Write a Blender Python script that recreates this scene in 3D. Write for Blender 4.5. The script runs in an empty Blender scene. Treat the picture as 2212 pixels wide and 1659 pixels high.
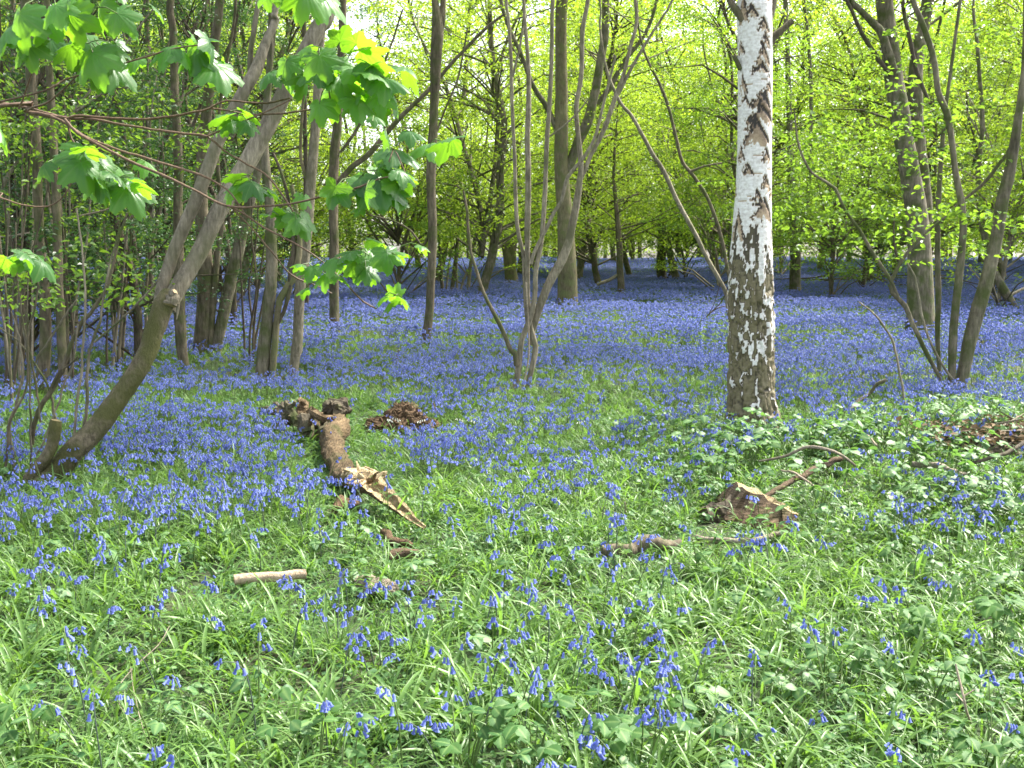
import bpy, math, random
import numpy as np
from mathutils import Vector, Matrix

R = math.radians
rng = np.random.default_rng(7)
random.seed(7)
scene = bpy.context.scene
col = scene.collection

# ------------------------------------------------------------------ camera model
W0, H0, F0 = 2212.0, 1659.0, 2170.0
PITCH = math.atan((H0 / 2 - 545.0) / F0)
CAM = np.array([0.0, 0.0, 1.5])
FWD = np.array([0.0, math.cos(PITCH), -math.sin(PITCH)])
UPV = np.array([0.0, math.sin(PITCH), math.cos(PITCH)])
RGT = np.array([1.0, 0.0, 0.0])


def ray(px, py):
    return FWD + RGT * ((px - W0 / 2) / F0) + UPV * ((H0 / 2 - py) / F0)


def at(px, py, Y):
    d = ray(px, py)
    return CAM + d * (Y / d[1])


def gh(x, y):
    """height of the woodland floor"""
    x = np.asarray(x, float); y = np.asarray(y, float)
    h = 0.035 * np.sin(0.9 * x + 0.5 * y + 0.7) + 0.03 * np.sin(1.3 * y - 0.6 * x) * np.clip(y / 6, 0, 1)
    h = h + 0.05 * np.sin(0.31 * x - 0.22 * y + 1.0)
    t = np.clip(y - 22, 0, 62)
    h = h + 0.0135 * t * t / (t + 8)
    h = h - 0.03 * np.clip(y - 84, 0, None)
    return h


def ground(px, py, up=0.0):
    d = ray(px, py)
    t = 1.0
    while t < 200:
        p = CAM + d * t
        if p[2] < gh(p[0], p[1]) + up:
            break
        t += 0.02
    return CAM + d * t


def depth(p):
    return float(np.dot(np.asarray(p) - CAM, FWD))


# ------------------------------------------------------------------ mesh building
class MB:
    def __init__(self):
        self.V, self.F, self.rnd, self.mi, self.va, self.n = [], [], [], [], [], 0

    def add(self, V, F, rnd=None, mat=0, va=None):
        V = np.asarray(V, np.float32).reshape(-1, 3)
        F = np.asarray(F, np.int64)
        if len(F) == 0:
            return
        self.V.append(V)
        self.F.append(F + self.n)
        self.rnd.append(np.full(len(F), random.random(), np.float32) if rnd is None else np.broadcast_to(np.asarray(rnd, np.float32), (len(F),)))
        self.mi.append(np.full(len(F), mat, np.int32))
        self.va.append(np.zeros(len(V), np.float32) if va is None else np.asarray(va, np.float32))
        self.n += len(V)

    def mesh(self, name, mats, smooth=True, origin=(0, 0, 0)):
        me = bpy.data.meshes.new(name)
        V = np.concatenate(self.V) - np.asarray(origin, np.float32)
        me.vertices.add(len(V))
        me.vertices.foreach_set('co', V.astype(np.float32).ravel())
        tot = np.concatenate([np.full(len(f), f.shape[1], np.int32) for f in self.F])
        loops = np.concatenate([f.ravel() for f in self.F]).astype(np.int32)
        me.loops.add(len(loops))
        me.loops.foreach_set('vertex_index', loops)
        me.polygons.add(len(tot))
        start = np.concatenate([[0], np.cumsum(tot)[:-1]]).astype(np.int32)
        me.polygons.foreach_set('loop_start', start)
        me.polygons.foreach_set('material_index', np.concatenate(self.mi))
        me.polygons.foreach_set('use_smooth', np.full(len(tot), smooth, bool))
        me.update(calc_edges=True)
        a = me.attributes.new('rnd', 'FLOAT', 'FACE')
        a.data.foreach_set('value', np.concatenate(self.rnd).astype(np.float32))
        a = me.attributes.new('va', 'FLOAT', 'POINT')
        a.data.foreach_set('value', np.concatenate(self.va).astype(np.float32))
        for m in (mats if isinstance(mats, (list, tuple)) else [mats]):
            me.materials.append(m)
        return me

    def build(self, name, mats, parent=None, smooth=True, origin=None):
        if self.n == 0:
            return None
        if origin is None:
            origin = tuple(parent.location) if parent is not None else (0, 0, 0)
            if parent is not None and parent.parent is not None:
                origin = tuple(parent.location + parent.parent.location)
        o = bpy.data.objects.new(name, self.mesh(name, mats, smooth, origin))
        col.objects.link(o)
        if parent is not None:
            o.parent = parent
        else:
            o.location = origin
        return o


def tag(o, label=None, cat=None, group=None, kind=None):
    if label: o['label'] = label
    if cat: o['category'] = cat
    if group: o['group'] = group
    if kind: o['kind'] = kind
    return o


def thing(name, label, cat, loc, group=None):
    o = bpy.data.objects.new(name, None)
    o.empty_display_size = 0.2
    col.objects.link(o)
    o.location = Vector([float(c) for c in loc])
    return tag(o, label, cat, group)


def catmull(P, step):
    P = np.asarray(P, float)
    if len(P) < 3:
        n = max(2, int(np.linalg.norm(P[-1, :3] - P[0, :3]) / step) + 1)
        t = np.linspace(0, 1, n)[:, None]
        return P[0] * (1 - t) + P[-1] * t
    out = []
    Q = np.vstack([2 * P[0] - P[1], P, 2 * P[-1] - P[-2]])
    for i in range(1, len(Q) - 2):
        n = max(1, int(np.linalg.norm(Q[i + 1, :3] - Q[i, :3]) / step))
        for t in np.arange(n) / n:
            a, b, c, d = Q[i - 1], Q[i], Q[i + 1], Q[i + 2]
            out.append(0.5 * ((2 * b) + (c - a) * t + (2 * a - 5 * b + 4 * c - d) * t * t + (3 * b - a - 3 * c + d) * t ** 3))
    out.append(Q[-2])
    return np.array(out)


def tube(mb, pts, rad, sides=8, step=0.12, lump=0.06, mat=0, cap=True, seed=None, wig=0.0, cap_va=0.0, crag=0.0):
    r = np.random.default_rng(seed if seed is not None else random.randrange(10 ** 6))
    P = np.hstack([np.asarray(pts, float), np.asarray(rad, float)[:, None]])
    C = catmull(P, step)
    p, rr = C[:, :3].copy(), np.clip(C[:, 3], 0.0008, None)
    n = len(p)
    if wig:
        w = np.cumsum(r.normal(0, 1, (n, 3)), 0)
        k = np.linspace(0, 1, n)[:, None]
        w = w - w[0] * (1 - k) - w[-1] * k
        p = p + w * wig * rr[:, None] * min(1, 4 / math.sqrt(n))
    T = np.gradient(p, axis=0)
    T /= np.linalg.norm(T, axis=1)[:, None] + 1e-9
    u = np.cross(T[0], [0, 1, 0.01]); u /= np.linalg.norm(u)
    U = np.zeros((n, 3))
    for i in range(n):
        u = u - T[i] * np.dot(u, T[i]); u /= np.linalg.norm(u) + 1e-9
        U[i] = u
    Vv = np.cross(T, U)
    ang = np.arange(sides) * 2 * math.pi / sides
    ph = r.uniform(0, 6.28, 6)
    s = np.arange(n)[:, None] * step
    amp = 1 + lump * (np.sin(ang[None] * 2 + ph[0] + s * 1.1) * .5 + np.sin(ang[None] * 3 + ph[1] - s * 2.3) * .4
                      + np.sin(s * 3.1 / max(.1, rr.mean() * 12) + ph[2]) * .45 + np.sin(ang[None] + ph[3] + s * .6) * .5) \
        + r.normal(0, lump * .18 + crag, (n, sides)) + (r.normal(0, crag * 1.3, sides)[None] if crag else 0)
    X = p[:, None] + (U[:, None] * np.cos(ang)[None, :, None] + Vv[:, None] * np.sin(ang)[None, :, None]) * (rr[:, None] * amp)[:, :, None]
    i = np.arange(n - 1)[:, None]; j = np.arange(sides)[None]
    j2 = (j + 1) % sides
    F = np.stack([i * sides + j, i * sides + j2, (i + 1) * sides + j2, (i + 1) * sides + j], -1).reshape(-1, 4)
    mb.add(X.reshape(-1, 3), F, rnd=r.random(), mat=mat)
    if cap:
        ctr = p[-1] + T[-1] * rr[-1] * .25
        V = np.vstack([X[-1], ctr]); k = np.arange(sides)
        mb.add(V, np.stack([k, (k + 1) % sides, np.full(sides, sides)], -1), mat=mat, va=np.full(sides + 1, cap_va))
        ctr = p[0] - T[0] * rr[0] * .1
        V = np.vstack([X[0], ctr])
        mb.add(V, np.stack([(k + 1) % sides, k, np.full(sides, sides)], -1), mat=mat, va=np.full(sides + 1, cap_va))
    return p, rr, T


def norm(a):
    return a / (np.linalg.norm(a, axis=-1, keepdims=True) + 1e-9)


def add_leaves(mb, P, D, N, S, ratio=.62, mat=0, detail=0, fold=.12, droop=.12, rnd=None):
    """P base, D axis, N rough normal, S length; one folded quad per leaf (detail 0) or two quads (detail 1)"""
    n = len(P)
    if n == 0:
        return
    D = norm(D)
    side = norm(np.cross(N, D)); Nn = np.cross(D, side)
    S = np.asarray(S)[:, None]
    rnd = rng.random(n) if rnd is None else rnd
    if detail == 0:
        a = P; c = P + D * S - Nn * S * droop
        b = P + D * S * .45 + side * S * ratio * .5 + Nn * S * fold
        d = P + D * S * .45 - side * S * ratio * .5 + Nn * S * fold
        V = np.stack([a, b, c, d], 1).reshape(-1, 3)
        F = (np.arange(n)[:, None] * 4 + np.arange(4)[None])
        mb.add(V, F, rnd=rnd, mat=mat)
    else:
        a = P; c = P + D * S - Nn * S * droop
        b1 = P + D * S * .28 + side * S * ratio * .46 + Nn * S * fold
        b2 = P + D * S * .68 + side * S * ratio * .40 + Nn * S * (fold - droop * .4)
        d1 = P + D * S * .28 - side * S * ratio * .46 + Nn * S * fold
        d2 = P + D * S * .68 - side * S * ratio * .40 + Nn * S * (fold - droop * .4)
        V = np.stack([a, b1, b2, c, d2, d1], 1).reshape(-1, 3)
        k = np.arange(n)[:, None] * 6
        F = np.concatenate([k + np.array([[0, 1, 2, 3]]), k + np.array([[0, 3, 4, 5]])])
        mb.add(V, F, rnd=np.concatenate([rnd, rnd]), mat=mat)


def add_sprays(mb, C, Rr, per, L, mat=0, detail=0, flat=.16, droop=.22, tilt=.55, g=None, ratio=.62):
    """layers of leaves: each spray is a thin drooping disc of leaves"""
    g = g or rng
    C = np.asarray(C, float)
    n = len(C)
    if n == 0:
        return
    Rr = np.broadcast_to(np.asarray(Rr, float), (n,))
    N = n * per
    th = g.uniform(0, 2 * math.pi, N)
    # clumped along a few twig directions
    k = g.integers(0, 5, N)
    th = np.repeat(g.uniform(0, 6.28, n), per) + k * 1.256 + g.normal(0, .28, N)
    r = np.sqrt(g.random(N))
    RR = np.repeat(Rr, per)
    ax = norm(np.stack([g.normal(0, .22, n), g.normal(0, .22, n), np.ones(n)], -1))
    off = np.stack([np.cos(th) * r * RR, np.sin(th) * r * RR, np.zeros(N)], -1)
    axr = np.repeat(ax, per, 0)
    off[:, 2] = -(off[:, 0] * axr[:, 0] + off[:, 1] * axr[:, 1]) + g.normal(0, flat, N) * RR - droop * RR * r * r
    P = np.repeat(C, per, 0) + off
    a2 = th + g.normal(0, .9, N)
    D = np.stack([np.cos(a2), np.sin(a2), g.normal(-.25, .35, N)], -1)
    Nn = norm(np.stack([g.normal(0, tilt, N), g.normal(0, tilt, N), np.ones(N)], -1))
    add_leaves(mb, P, D, Nn, L * g.uniform(.6, 1.25, N), mat=mat, detail=detail, ratio=ratio, rnd=.7 * np.repeat(g.random(n), per) + .3 * g.random(N))


# ------------------------------------------------------------------ materials
def new_mat(name):
    m = bpy.data.materials.new(name)
    m.use_nodes = True
    nt = m.node_tree
    nt.nodes.clear()
    return m, nt, lambda t, **k: _node(nt, t, k)


def _node(nt, t, k):
    n = nt.nodes.new(t)
    for a, b in k.items():
        setattr(n, a, b)
    return n


def ramp(N, stops):
    r = N('ShaderNodeValToRGB')
    e = r.color_ramp.elements
    while len(e) < len(stops):
        e.new(0.5)
    for x, (p, c) in zip(e, stops):
        x.position = p
        x.color = (*c, 1) if len(c) == 3 else c
    return r


def leaf_mat(name, c1, c2, t1, rough=.42, trans=.5, spec=.4, objrand=False, veins=False):
    m, nt, N = new_mat(name)
    L = nt.links.new
    at_ = N('ShaderNodeAttribute', attribute_name='rnd')
    fac = at_.outputs['Fac']
    if objrand:
        oi = N('ShaderNodeObjectInfo')
        ad = N('ShaderNodeMath', operation='ADD'); L(fac, ad.inputs[0]); L(oi.outputs['Random'], ad.inputs[1])
        mu = N('ShaderNodeMath', operation='MULTIPLY'); mu.inputs[1].default_value = .5; L(ad.outputs[0], mu.inputs[0])
        fac = mu.outputs[0]
    rp = ramp(N, [(0, c1), (1, c2)])
    L(fac, rp.inputs[0])
    colr = rp.outputs[0]
    rt = ramp(N, [(0, [x * .62 for x in t1]), (1, [min(1, x * 1.18) for x in t1])])
    L(fac, rt.inputs[0])
    tcol = rt.outputs[0]
    if veins:
        va = N('ShaderNodeAttribute', attribute_name='va')
        mx = N('ShaderNodeMixRGB'); L(va.outputs['Fac'], mx.inputs[0]); L(colr, mx.inputs[1]); mx.inputs[2].default_value = (.24, .36, .12, 1)
        colr = mx.outputs[0]
        mx2 = N('ShaderNodeMixRGB'); L(va.outputs['Fac'], mx2.inputs[0]); L(tcol, mx2.inputs[1]); mx2.inputs[2].default_value = (.16, .30, .03, 1)
        tcol = mx2.outputs[0]
    b = N('ShaderNodeBsdfPrincipled')
    L(colr, b.inputs['Base Color'])
    b.inputs['Roughness'].default_value = rough
    b.inputs['Specular IOR Level'].default_value = spec
    t = N('ShaderNodeBsdfTranslucent'); L(tcol, t.inputs[0])
    mix = N('ShaderNodeMixShader'); mix.inputs[0].default_value = trans
    L(b.outputs[0], mix.inputs[1]); L(t.outputs[0], mix.inputs[2])
    out = N('ShaderNodeOutputMaterial'); L(mix.outputs[0], out.inputs[0])
    return m


def bark_mat(name, dark, light, moss=.0, scale=9.0, zs=.22, vec=None, bump=.9, mosscol=(.07, .085, .025), rough=.85, endcol=(.5, .36, .2)):
    m, nt, N = new_mat(name)
    L = nt.links.new
    tc = N('ShaderNodeTexCoord')
    mp = N('ShaderNodeMapping'); mp.inputs['Scale'].default_value = vec or (scale, scale, scale * zs)
    L(tc.outputs['Object'], mp.inputs[0])
    n1 = N('ShaderNodeTexNoise'); n1.inputs['Scale'].default_value = 3.0; n1.inputs['Detail'].default_value = 8; n1.inputs['Roughness'].default_value = .65
    L(mp.outputs[0], n1.inputs[0])
    n2 = N('ShaderNodeTexNoise'); n2.inputs['Scale'].default_value = 1.7; n2.inputs['Detail'].default_value = 4
    L(tc.outputs['Object'], n2.inputs[0])
    r1 = ramp(N, [(.32, dark), (.68, light)]); L(n1.outputs[0], r1.inputs[0])
    # larger blotches
    bl = N('ShaderNodeMixRGB', blend_type='MULTIPLY'); bl.inputs[0].default_value = .8
    r2 = ramp(N, [(.3, (.42, .40, .36)), (.7, (1.2, 1.17, 1.12))]); L(n2.outputs[0], r2.inputs[0])
    L(r1.outputs[0], bl.inputs[1]); L(r2.outputs[0], bl.inputs[2])
    c = bl.outputs[0]
    # cross rings / lenticels
    mp2 = N('ShaderNodeMapping'); mp2.inputs['Scale'].default_value = (4, 4, 26); L(tc.outputs['Object'], mp2.inputs[0])
    n3 = N('ShaderNodeTexNoise'); n3.inputs['Scale'].default_value = 1.6; n3.inputs['Detail'].default_value = 3; L(mp2.outputs[0], n3.inputs[0])
    r3 = ramp(N, [(.33, (.45, .42, .4)), (.43, (1, 1, 1))]); L(n3.outputs[0], r3.inputs[0])
    ml = N('ShaderNodeMixRGB', blend_type='MULTIPLY'); ml.inputs[0].default_value = .22; L(c, ml.inputs[1]); L(r3.outputs[0], ml.inputs[2])
    c = ml.outputs[0]
    if moss > 0:
        n4 = N('ShaderNodeTexNoise'); n4.inputs['Scale'].default_value = 5; n4.inputs['Detail'].default_value = 6; L(tc.outputs['Object'], n4.inputs[0])
        r4 = ramp(N, [(.62 - .3 * moss, (0, 0, 0)), (.82 - .3 * moss, (1, 1, 1))]); L(n4.outputs[0], r4.inputs[0])
        mm = N('ShaderNodeMixRGB'); L(r4.outputs[0], mm.inputs[0]); L(c, mm.inputs[1]); mm.inputs[2].default_value = (*mosscol, 1)
        c = mm.outputs[0]
    va = N('ShaderNodeAttribute', attribute_name='va')
    me = N('ShaderNodeMixRGB'); L(va.outputs['Fac'], me.inputs[0]); L(c, me.inputs[1]); me.inputs[2].default_value = (*endcol, 1)
    b = N('ShaderNodeBsdfPrincipled'); L(me.outputs[0], b.inputs['Base Color'])
    b.inputs['Roughness'].default_value = rough; b.inputs['Specular IOR Level'].default_value = .25
    bp = N('ShaderNodeBump'); bp.inputs['Strength'].default_value = bump; bp.inputs['Distance'].default_value = .02
    L(n1.outputs[0], bp.inputs['Height']); L(bp.outputs[0], b.inputs['Normal'])
    out = N('ShaderNodeOutputMaterial'); L(b.outputs[0], out.inputs[0])
    return m


def simple_mat(name, c1, c2, rough=.6, scale=30, trans=None):
    m, nt, N = new_mat(name)
    L = nt.links.new
    tc = N('ShaderNodeTexCoord')
    n1 = N('ShaderNodeTexNoise'); n1.inputs['Scale'].default_value = scale; n1.inputs['Detail'].default_value = 6; L(tc.outputs['Object'], n1.inputs[0])
    r1 = ramp(N, [(.35, c1), (.65, c2)]); L(n1.outputs[0], r1.inputs[0])
    b = N('ShaderNodeBsdfPrincipled'); L(r1.outputs[0], b.inputs['Base Color']); b.inputs['Roughness'].default_value = rough
    bp = N('ShaderNodeBump'); bp.inputs['Strength'].default_value = .6; bp.inputs['Distance'].default_value = .01
    L(n1.outputs[0], bp.inputs['Height']); L(bp.outputs[0], b.inputs['Normal'])
    out = N('ShaderNodeOutputMaterial'); L(b.outputs[0], out.inputs[0])
    return m


M = {}
M['leaf_lime'] = leaf_mat('young beech leaf', (.065, .13, .022), (.165, .25, .035), (.40, .57, .04), trans=.55)
M['leaf_mid'] = leaf_mat('hazel leaf', (.06, .13, .022), (.11, .20, .03), (.28, .47, .035), trans=.5)
M['leaf_dark'] = leaf_mat('dark evergreen leaf', (.03, .075, .025), (.065, .13, .04), (.08, .18, .03), trans=.35, rough=.35, spec=.5)
M['leaf_syc'] = leaf_mat('sycamore leaf', (.05, .14, .045), (.10, .22, .06), (.24, .52, .02), trans=.55, rough=.4, spec=.5, veins=True)
M['grass'] = leaf_mat('strap leaf', (.065, .15, .036), (.155, .26, .07), (.22, .41, .05), trans=.4, rough=.4, spec=.38, objrand=True)
M['herb'] = leaf_mat('bramble leaf', (.035, .11, .036), (.11, .215, .07), (.15, .31, .055), trans=.38, rough=.5, spec=.35, objrand=True, veins=True)
M['cleaver'] = leaf_mat('cleavers leaf', (.09, .18, .02), (.15, .27, .035), (.24, .42, .04), trans=.4, rough=.5, objrand=True)
M['bell'] = leaf_mat('bluebell petal', (.08, .113, .40), (.235, .29, .69), (.14, .195, .60), trans=.35, rough=.5, spec=.3, objrand=True)
M['bell_white'] = leaf_mat('white bluebell petal', (.7, .7, .66), (.8, .8, .78), (.7, .7, .6), trans=.35, rough=.5, spec=.3)
M['stalk'] = leaf_mat('flower stalk', (.08, .13, .03), (.12, .18, .05), (.1, .18, .03), trans=.15, rough=.5)
M['stalk_dark'] = leaf_mat('dark flower stalk', (.05, .07, .05), (.08, .10, .09), (.1, .18, .03), trans=.1, rough=.5)
M['bark_grey'] = bark_mat('smooth grey bark', (.085, .075, .052), (.27, .24, .175), moss=.6)
M['bark_lean'] = bark_mat('mossy hazel bark', (.09, .075, .05), (.30, .25, .17), moss=.9, mosscol=(.085, .085, .028), scale=14, zs=.5)
M['bark_pale'] = bark_mat('pale hazel bark', (.13, .115, .08), (.40, .355, .27), moss=.4, mosscol=(.13, .125, .07), scale=14)
M['bark_brown'] = bark_mat('brown bark', (.075, .063, .042), (.23, .195, .135), moss=.5)
M['bark_dark'] = bark_mat('dark bark', (.05, .042, .03), (.14, .115, .08), moss=.3)
M['bark_green'] = bark_mat('algae covered bark', (.10, .09, .045), (.24, .21, .13), moss=.6, mosscol=(.12, .13, .05))
M['twig'] = bark_mat('brown twig bark', (.10, .06, .04), (.24, .16, .11), moss=0, scale=40, zs=.5, bump=.2, rough=.55)
M['twig_pale'] = bark_mat('pale dead twig', (.25, .2, .15), (.5, .43, .34), moss=0, scale=40, zs=.5, bump=.2)

# ------------------------------------------------------------------ ground
def noise2(x, y, s, seed):
    g = np.random.default_rng(seed)
    T = g.random((64, 64))
    X = np.asarray(x) / s + 100.3; Y = np.asarray(y) / s + 100.7
    i = np.floor(X).astype(int); j = np.floor(Y).astype(int)
    fx = X - i; fy = Y - j
    fx = fx * fx * (3 - 2 * fx); fy = fy * fy * (3 - 2 * fy)
    a = T[i % 64, j % 64]; b = T[(i + 1) % 64, j % 64]; c = T[i % 64, (j + 1) % 64]; d = T[(i + 1) % 64, (j + 1) % 64]
    return (a * (1 - fx) + b * fx) * (1 - fy) + (c * (1 - fx) + d * fx) * fy


def ground_mat():
    m, nt, N = new_mat('woodland soil and leaf litter')
    L = nt.links.new
    tc = N('ShaderNodeTexCoord')
    n1 = N('ShaderNodeTexNoise'); n1.inputs['Scale'].default_value = 26; n1.inputs['Detail'].default_value = 8; L(tc.outputs['Object'], n1.inputs[0])
    n2 = N('ShaderNodeTexNoise'); n2.inputs['Scale'].default_value = 1.3; n2.inputs['Detail'].default_value = 5; L(tc.outputs['Object'], n2.inputs[0])
    r1 = ramp(N, [(.3, (.02, .017, .01)), (.55, (.06, .045, .025)), (.8, (.11, .08, .05))]); L(n1.outputs[0], r1.inputs[0])
    r2 = ramp(N, [(.25, (0, 0, 0)), (.5, (1, 1, 1))]); L(n2.outputs[0], r2.inputs[0])
    mx = N('ShaderNodeMixRGB'); L(r2.outputs[0], mx.inputs[0]); L(r1.outputs[0], mx.inputs[1]); mx.inputs[2].default_value = (.022, .04, .009, 1)  # green kept dark, standing for the shadowed gaps between plants
    b = N('ShaderNodeBsdfPrincipled'); L(mx.outputs[0], b.inputs['Base Color']); b.inputs['Roughness'].default_value = .95
    bp = N('ShaderNodeBump'); bp.inputs['Strength'].default_value = .8; bp.inputs['Distance'].default_value = .03
    L(n1.outputs[0], bp.inputs['Height']); L(bp.outputs[0], b.inputs['Normal'])
    out = N('ShaderNodeOutputMaterial'); L(b.outputs[0], out.inputs[0])
    return m


def build_ground():
    ys = np.concatenate([np.arange(-12, 30, .5), np.arange(30, 100, 1.5), np.array([104, 112, 125, 145, 180, 240, 320])])
    xs = np.concatenate([[-320, -240, -180, -130, -100, -80], np.arange(-66, 67, 1.5), [80, 100, 130, 180, 240, 320]])
    X, Y = np.meshgrid(xs, ys)
    V = np.stack([X, Y, gh(X, Y)], -1).reshape(-1, 3)
    nx, ny = len(xs), len(ys)
    i = np.arange(ny - 1)[:, None]; j = np.arange(nx - 1)[None]
    F = np.stack([i * nx + j, i * nx + j + 1, (i + 1) * nx + j + 1, (i + 1) * nx + j], -1).reshape(-1, 4)
    mb = MB(); mb.add(V, F, rnd=.5)
    o = mb.build('ground', ground_mat())
    tag(o, kind='structure')


build_ground()

# ------------------------------------------------------------------ trees drawn from the photograph
def stem3d(px, Y, dY=0.0, thick=.87):
    n = len(px)
    P, r = [], []
    for i, q in enumerate(px):
        y = Y + dY * i / max(1, n - 1) + (q[3] if len(q) > 3 else 0)
        p = at(q[0], q[1], y)
        P.append(p); r.append(q[2] / 2 * depth(p) / F0 * thick)
    P = np.array(P)
    return P, np.array(r)


def extend(P, r, top, tip=.012, seed=0, lean=.55):
    g = np.random.default_rng(seed)
    d = norm(P[-1] - P[-2])
    z0 = P[-1][2]
    if z0 > top - .5:
        return P, r
    n = max(3, int((top - z0) / 1.1))
    step = (top - z0) / n
    Q, q = [P[-1]], [r[-1]]
    for i in range(n):
        d = norm(d * lean + np.array([0, 0, 1]) * (1 - lean) + g.normal(0, .10, 3))
        Q.append(Q[-1] + d * step / max(.4, d[2])); q.append(r[-1] * (1 - (i + 1) / n) + tip * (i + 1) / n)
    return np.vstack([P, Q[1:]]), np.concatenate([r, q[1:]])


def px_tree(name, label, cat, base, stems, bark='bark_grey', group=None, top=11.0, canopy=None, sprays=None,
            leaf='leaf_mid', sides=12, part='trunk', detail=0, leaf_len=.07, limbs=(), lump=.05, flare=1.0):
    """stems: lists of (px, py, width[, depth offset]); the first point of a stem marked ground goes into the soil"""
    b = ground(*base)
    Y = b[1]
    root = thing(name, label, cat, (b[0], b[1], float(gh(b[0], b[1]))), group)
    seed = int(base[0] * 13 + base[1])
    crown = MB()
    g = np.random.default_rng(seed)
    for k, st in enumerate(stems):
        opt = st if isinstance(st, dict) else dict(px=st)
        P, r = stem3d(opt['px'], Y + opt.get('oy', 0), opt.get('dY', 0))
        if opt.get('ground', True):
            z = gh(P[0][0], P[0][1])
            P[0][2] = min(P[0][2], z + .02)
            P = np.vstack([P[0] - [0, 0, .25], P]); r = np.concatenate([[r[0] * 1.25 * flare], r]); r[1] *= (1 + .15 * (flare > 1))
        vis = len(P)
        t = opt.get('top', top)
        if t:
            P, r = extend(P, r, t, seed=seed + k, lean=opt.get('lean', .6))
        mb = MB()
        step = max(.08, min(.35, float(np.mean(r)) * 2.2))
        bk = M[opt.get('bark', bark)]
        tube(mb, P, r, sides=opt.get('sides', sides), step=step, lump=opt.get('lump', lump), seed=seed + k, wig=opt.get('wig', .12), cap_va=opt.get('cap', 0.0))
        if canopy and t and opt.get('leafy', True):  # crown sprays; some out of frame are thickened to shade the ground
            n, zlo, spread, Rs, per = canopy
            zz = P[:, 2]
            cs = []
            for _ in range(n):
                z = g.uniform(zlo, max(zlo + .5, t + .6))
                c = np.array([np.interp(z, zz, P[:, i]) for i in range(3)])
                w = spread * (1 - .55 * max(0, (z - zlo) / (t - zlo + .1)))
                a = g.uniform(0, 6.28); q = w * math.sqrt(g.random())
                e = c + [math.cos(a) * q, math.sin(a) * q, .35 * q]
                e[2] = max(e[2], zlo)
                cs.append(e)
                if q > .4 and _ % 3 == 0:
                    rb = .004 + .003 * q
                    m_ = (c + e) / 2 + g.normal(0, .08 * q, 3)
                    tube(mb, [c - [0, 0, .04 * q], m_, e], [rb * 1.6, rb, .003], sides=4, step=.5, cap=False, lump=0)
            add_sprays(crown, np.array(cs), g.uniform(.7, 1.3, len(cs)) * Rs, per, leaf_len, detail=detail, g=g)
        mb.build(opt.get('part', part), bk, root)
    for tw in limbs:
        P, r = stem3d(tw['px'], Y + tw.get('oy', 0), tw.get('dY', 0))
        mb = MB()
        tube(mb, P, r, sides=6, step=.12, lump=.08, seed=seed + 77, wig=.5)
        mb.build(tw.get('part', 'branch'), M[tw.get('bark', bark)], root)
    if sprays:
        for (px, py, oy, Rm, n, per) in sprays:
            c = at(px, py, Y + oy)
            cs = c + g.normal(0, 1, (n, 3)) * [Rm, Rm, Rm * .35]
            add_sprays(crown, cs, g.uniform(.25, .5, n) * max(.6, Rm * .6), per, leaf_len, detail=detail, g=g)
            tw = MB()
            for e in cs[:max(2, n // 3)]:
                pass
    if crown.n:
        crown.build('foliage', M[leaf], root, smooth=False)
    return root


exec_trees = True
# the leaning grey hazel on the left, with its fork and stump stem
b = ground(100, 1052)
lean = thing('leaning_tree', 'thick leaning grey-brown trunk curving up from lower left and forking at a broken stub', 'tree', (b[0], b[1], float(gh(b[0], b[1]))))


def simple_stem(root, pxs, Y, name, bark, dY=0, sides=14, step=.05, lump=.05, ground_it=False, top=None, wig=.1, cap_va=0.0, lean_=.6, seed=1, crag=0.0):
    P, r = stem3d(pxs, Y, dY)
    if ground_it:
        P = np.vstack([P[0] - [0, 0, .25], P]); r = np.concatenate([[r[0] * 1.2], r])
    if top:
        P, r = extend(P, r, top, seed=seed, lean=lean_)
    mb = MB()
    tube(mb, P, r, sides=sides, step=step, lump=lump, wig=wig, cap_va=cap_va, seed=seed, crag=crag)
    return mb.build(name, M[bark], root)


Yb = b[1]
simple_stem(lean, [(92, 1062, 72), (126, 1030, 58), (164, 984, 55), (219, 930, 55), (262, 868, 51), (303, 806, 48), (328, 751, 47), (343, 700, 48), (356, 660, 50), (366, 636, 44)],
            Yb, 'trunk', 'bark_lean', dY=.35, ground_it=True, lump=.07, sides=20, step=.04)
simple_stem(lean, [(362, 668, 40), (381, 625, 44), (405, 588, 42), (437, 529, 42), (475, 455, 44), (517, 382, 45), (560, 308, 44), (605, 225, 42), (650, 132, 41), (690, 50, 39), (716, -8, 37)],
            Yb + .35, 'stem', 'bark_pale', dY=.5, top=8.5, seed=5, sides=18, lean_=.8)
simple_stem(lean, [(338, 690, 24), (346, 640, 31), (356, 598, 30), (385, 520, 31), (425, 430, 32), (465, 325, 31), (505, 240, 30), (545, 165, 31), (560, 138, 30), (577, 90, 22), (598, 40, 18), (606, -10, 16)],
            Yb + .37, 'stem', 'bark_pale', dY=.45, top=7.5, seed=6, sides=16, lean_=.8)
simple_stem(lean, [(545, 158, 24), (541, 120, 15), (548, 70, 14), (556, 20, 13), (562, -10, 12)], Yb + .75, 'stem', 'bark_grey', top=6.8, seed=7, sides=10, lean_=.8)
simple_stem(lean, [(362, 660, 38), (371, 643, 28), (376, 634, 21), (378, 629, 14)], Yb + .27, 'broken_stub', 'bark_pale', sides=14, step=.010, lump=.22, cap_va=.8, crag=.10)
simple_stem(lean, [(384, 655, 9), (383, 672, 7), (381, 690, 3)], Yb + .3, 'torn_bark', 'bark_pale', sides=6, step=.02, lump=.3)
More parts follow.
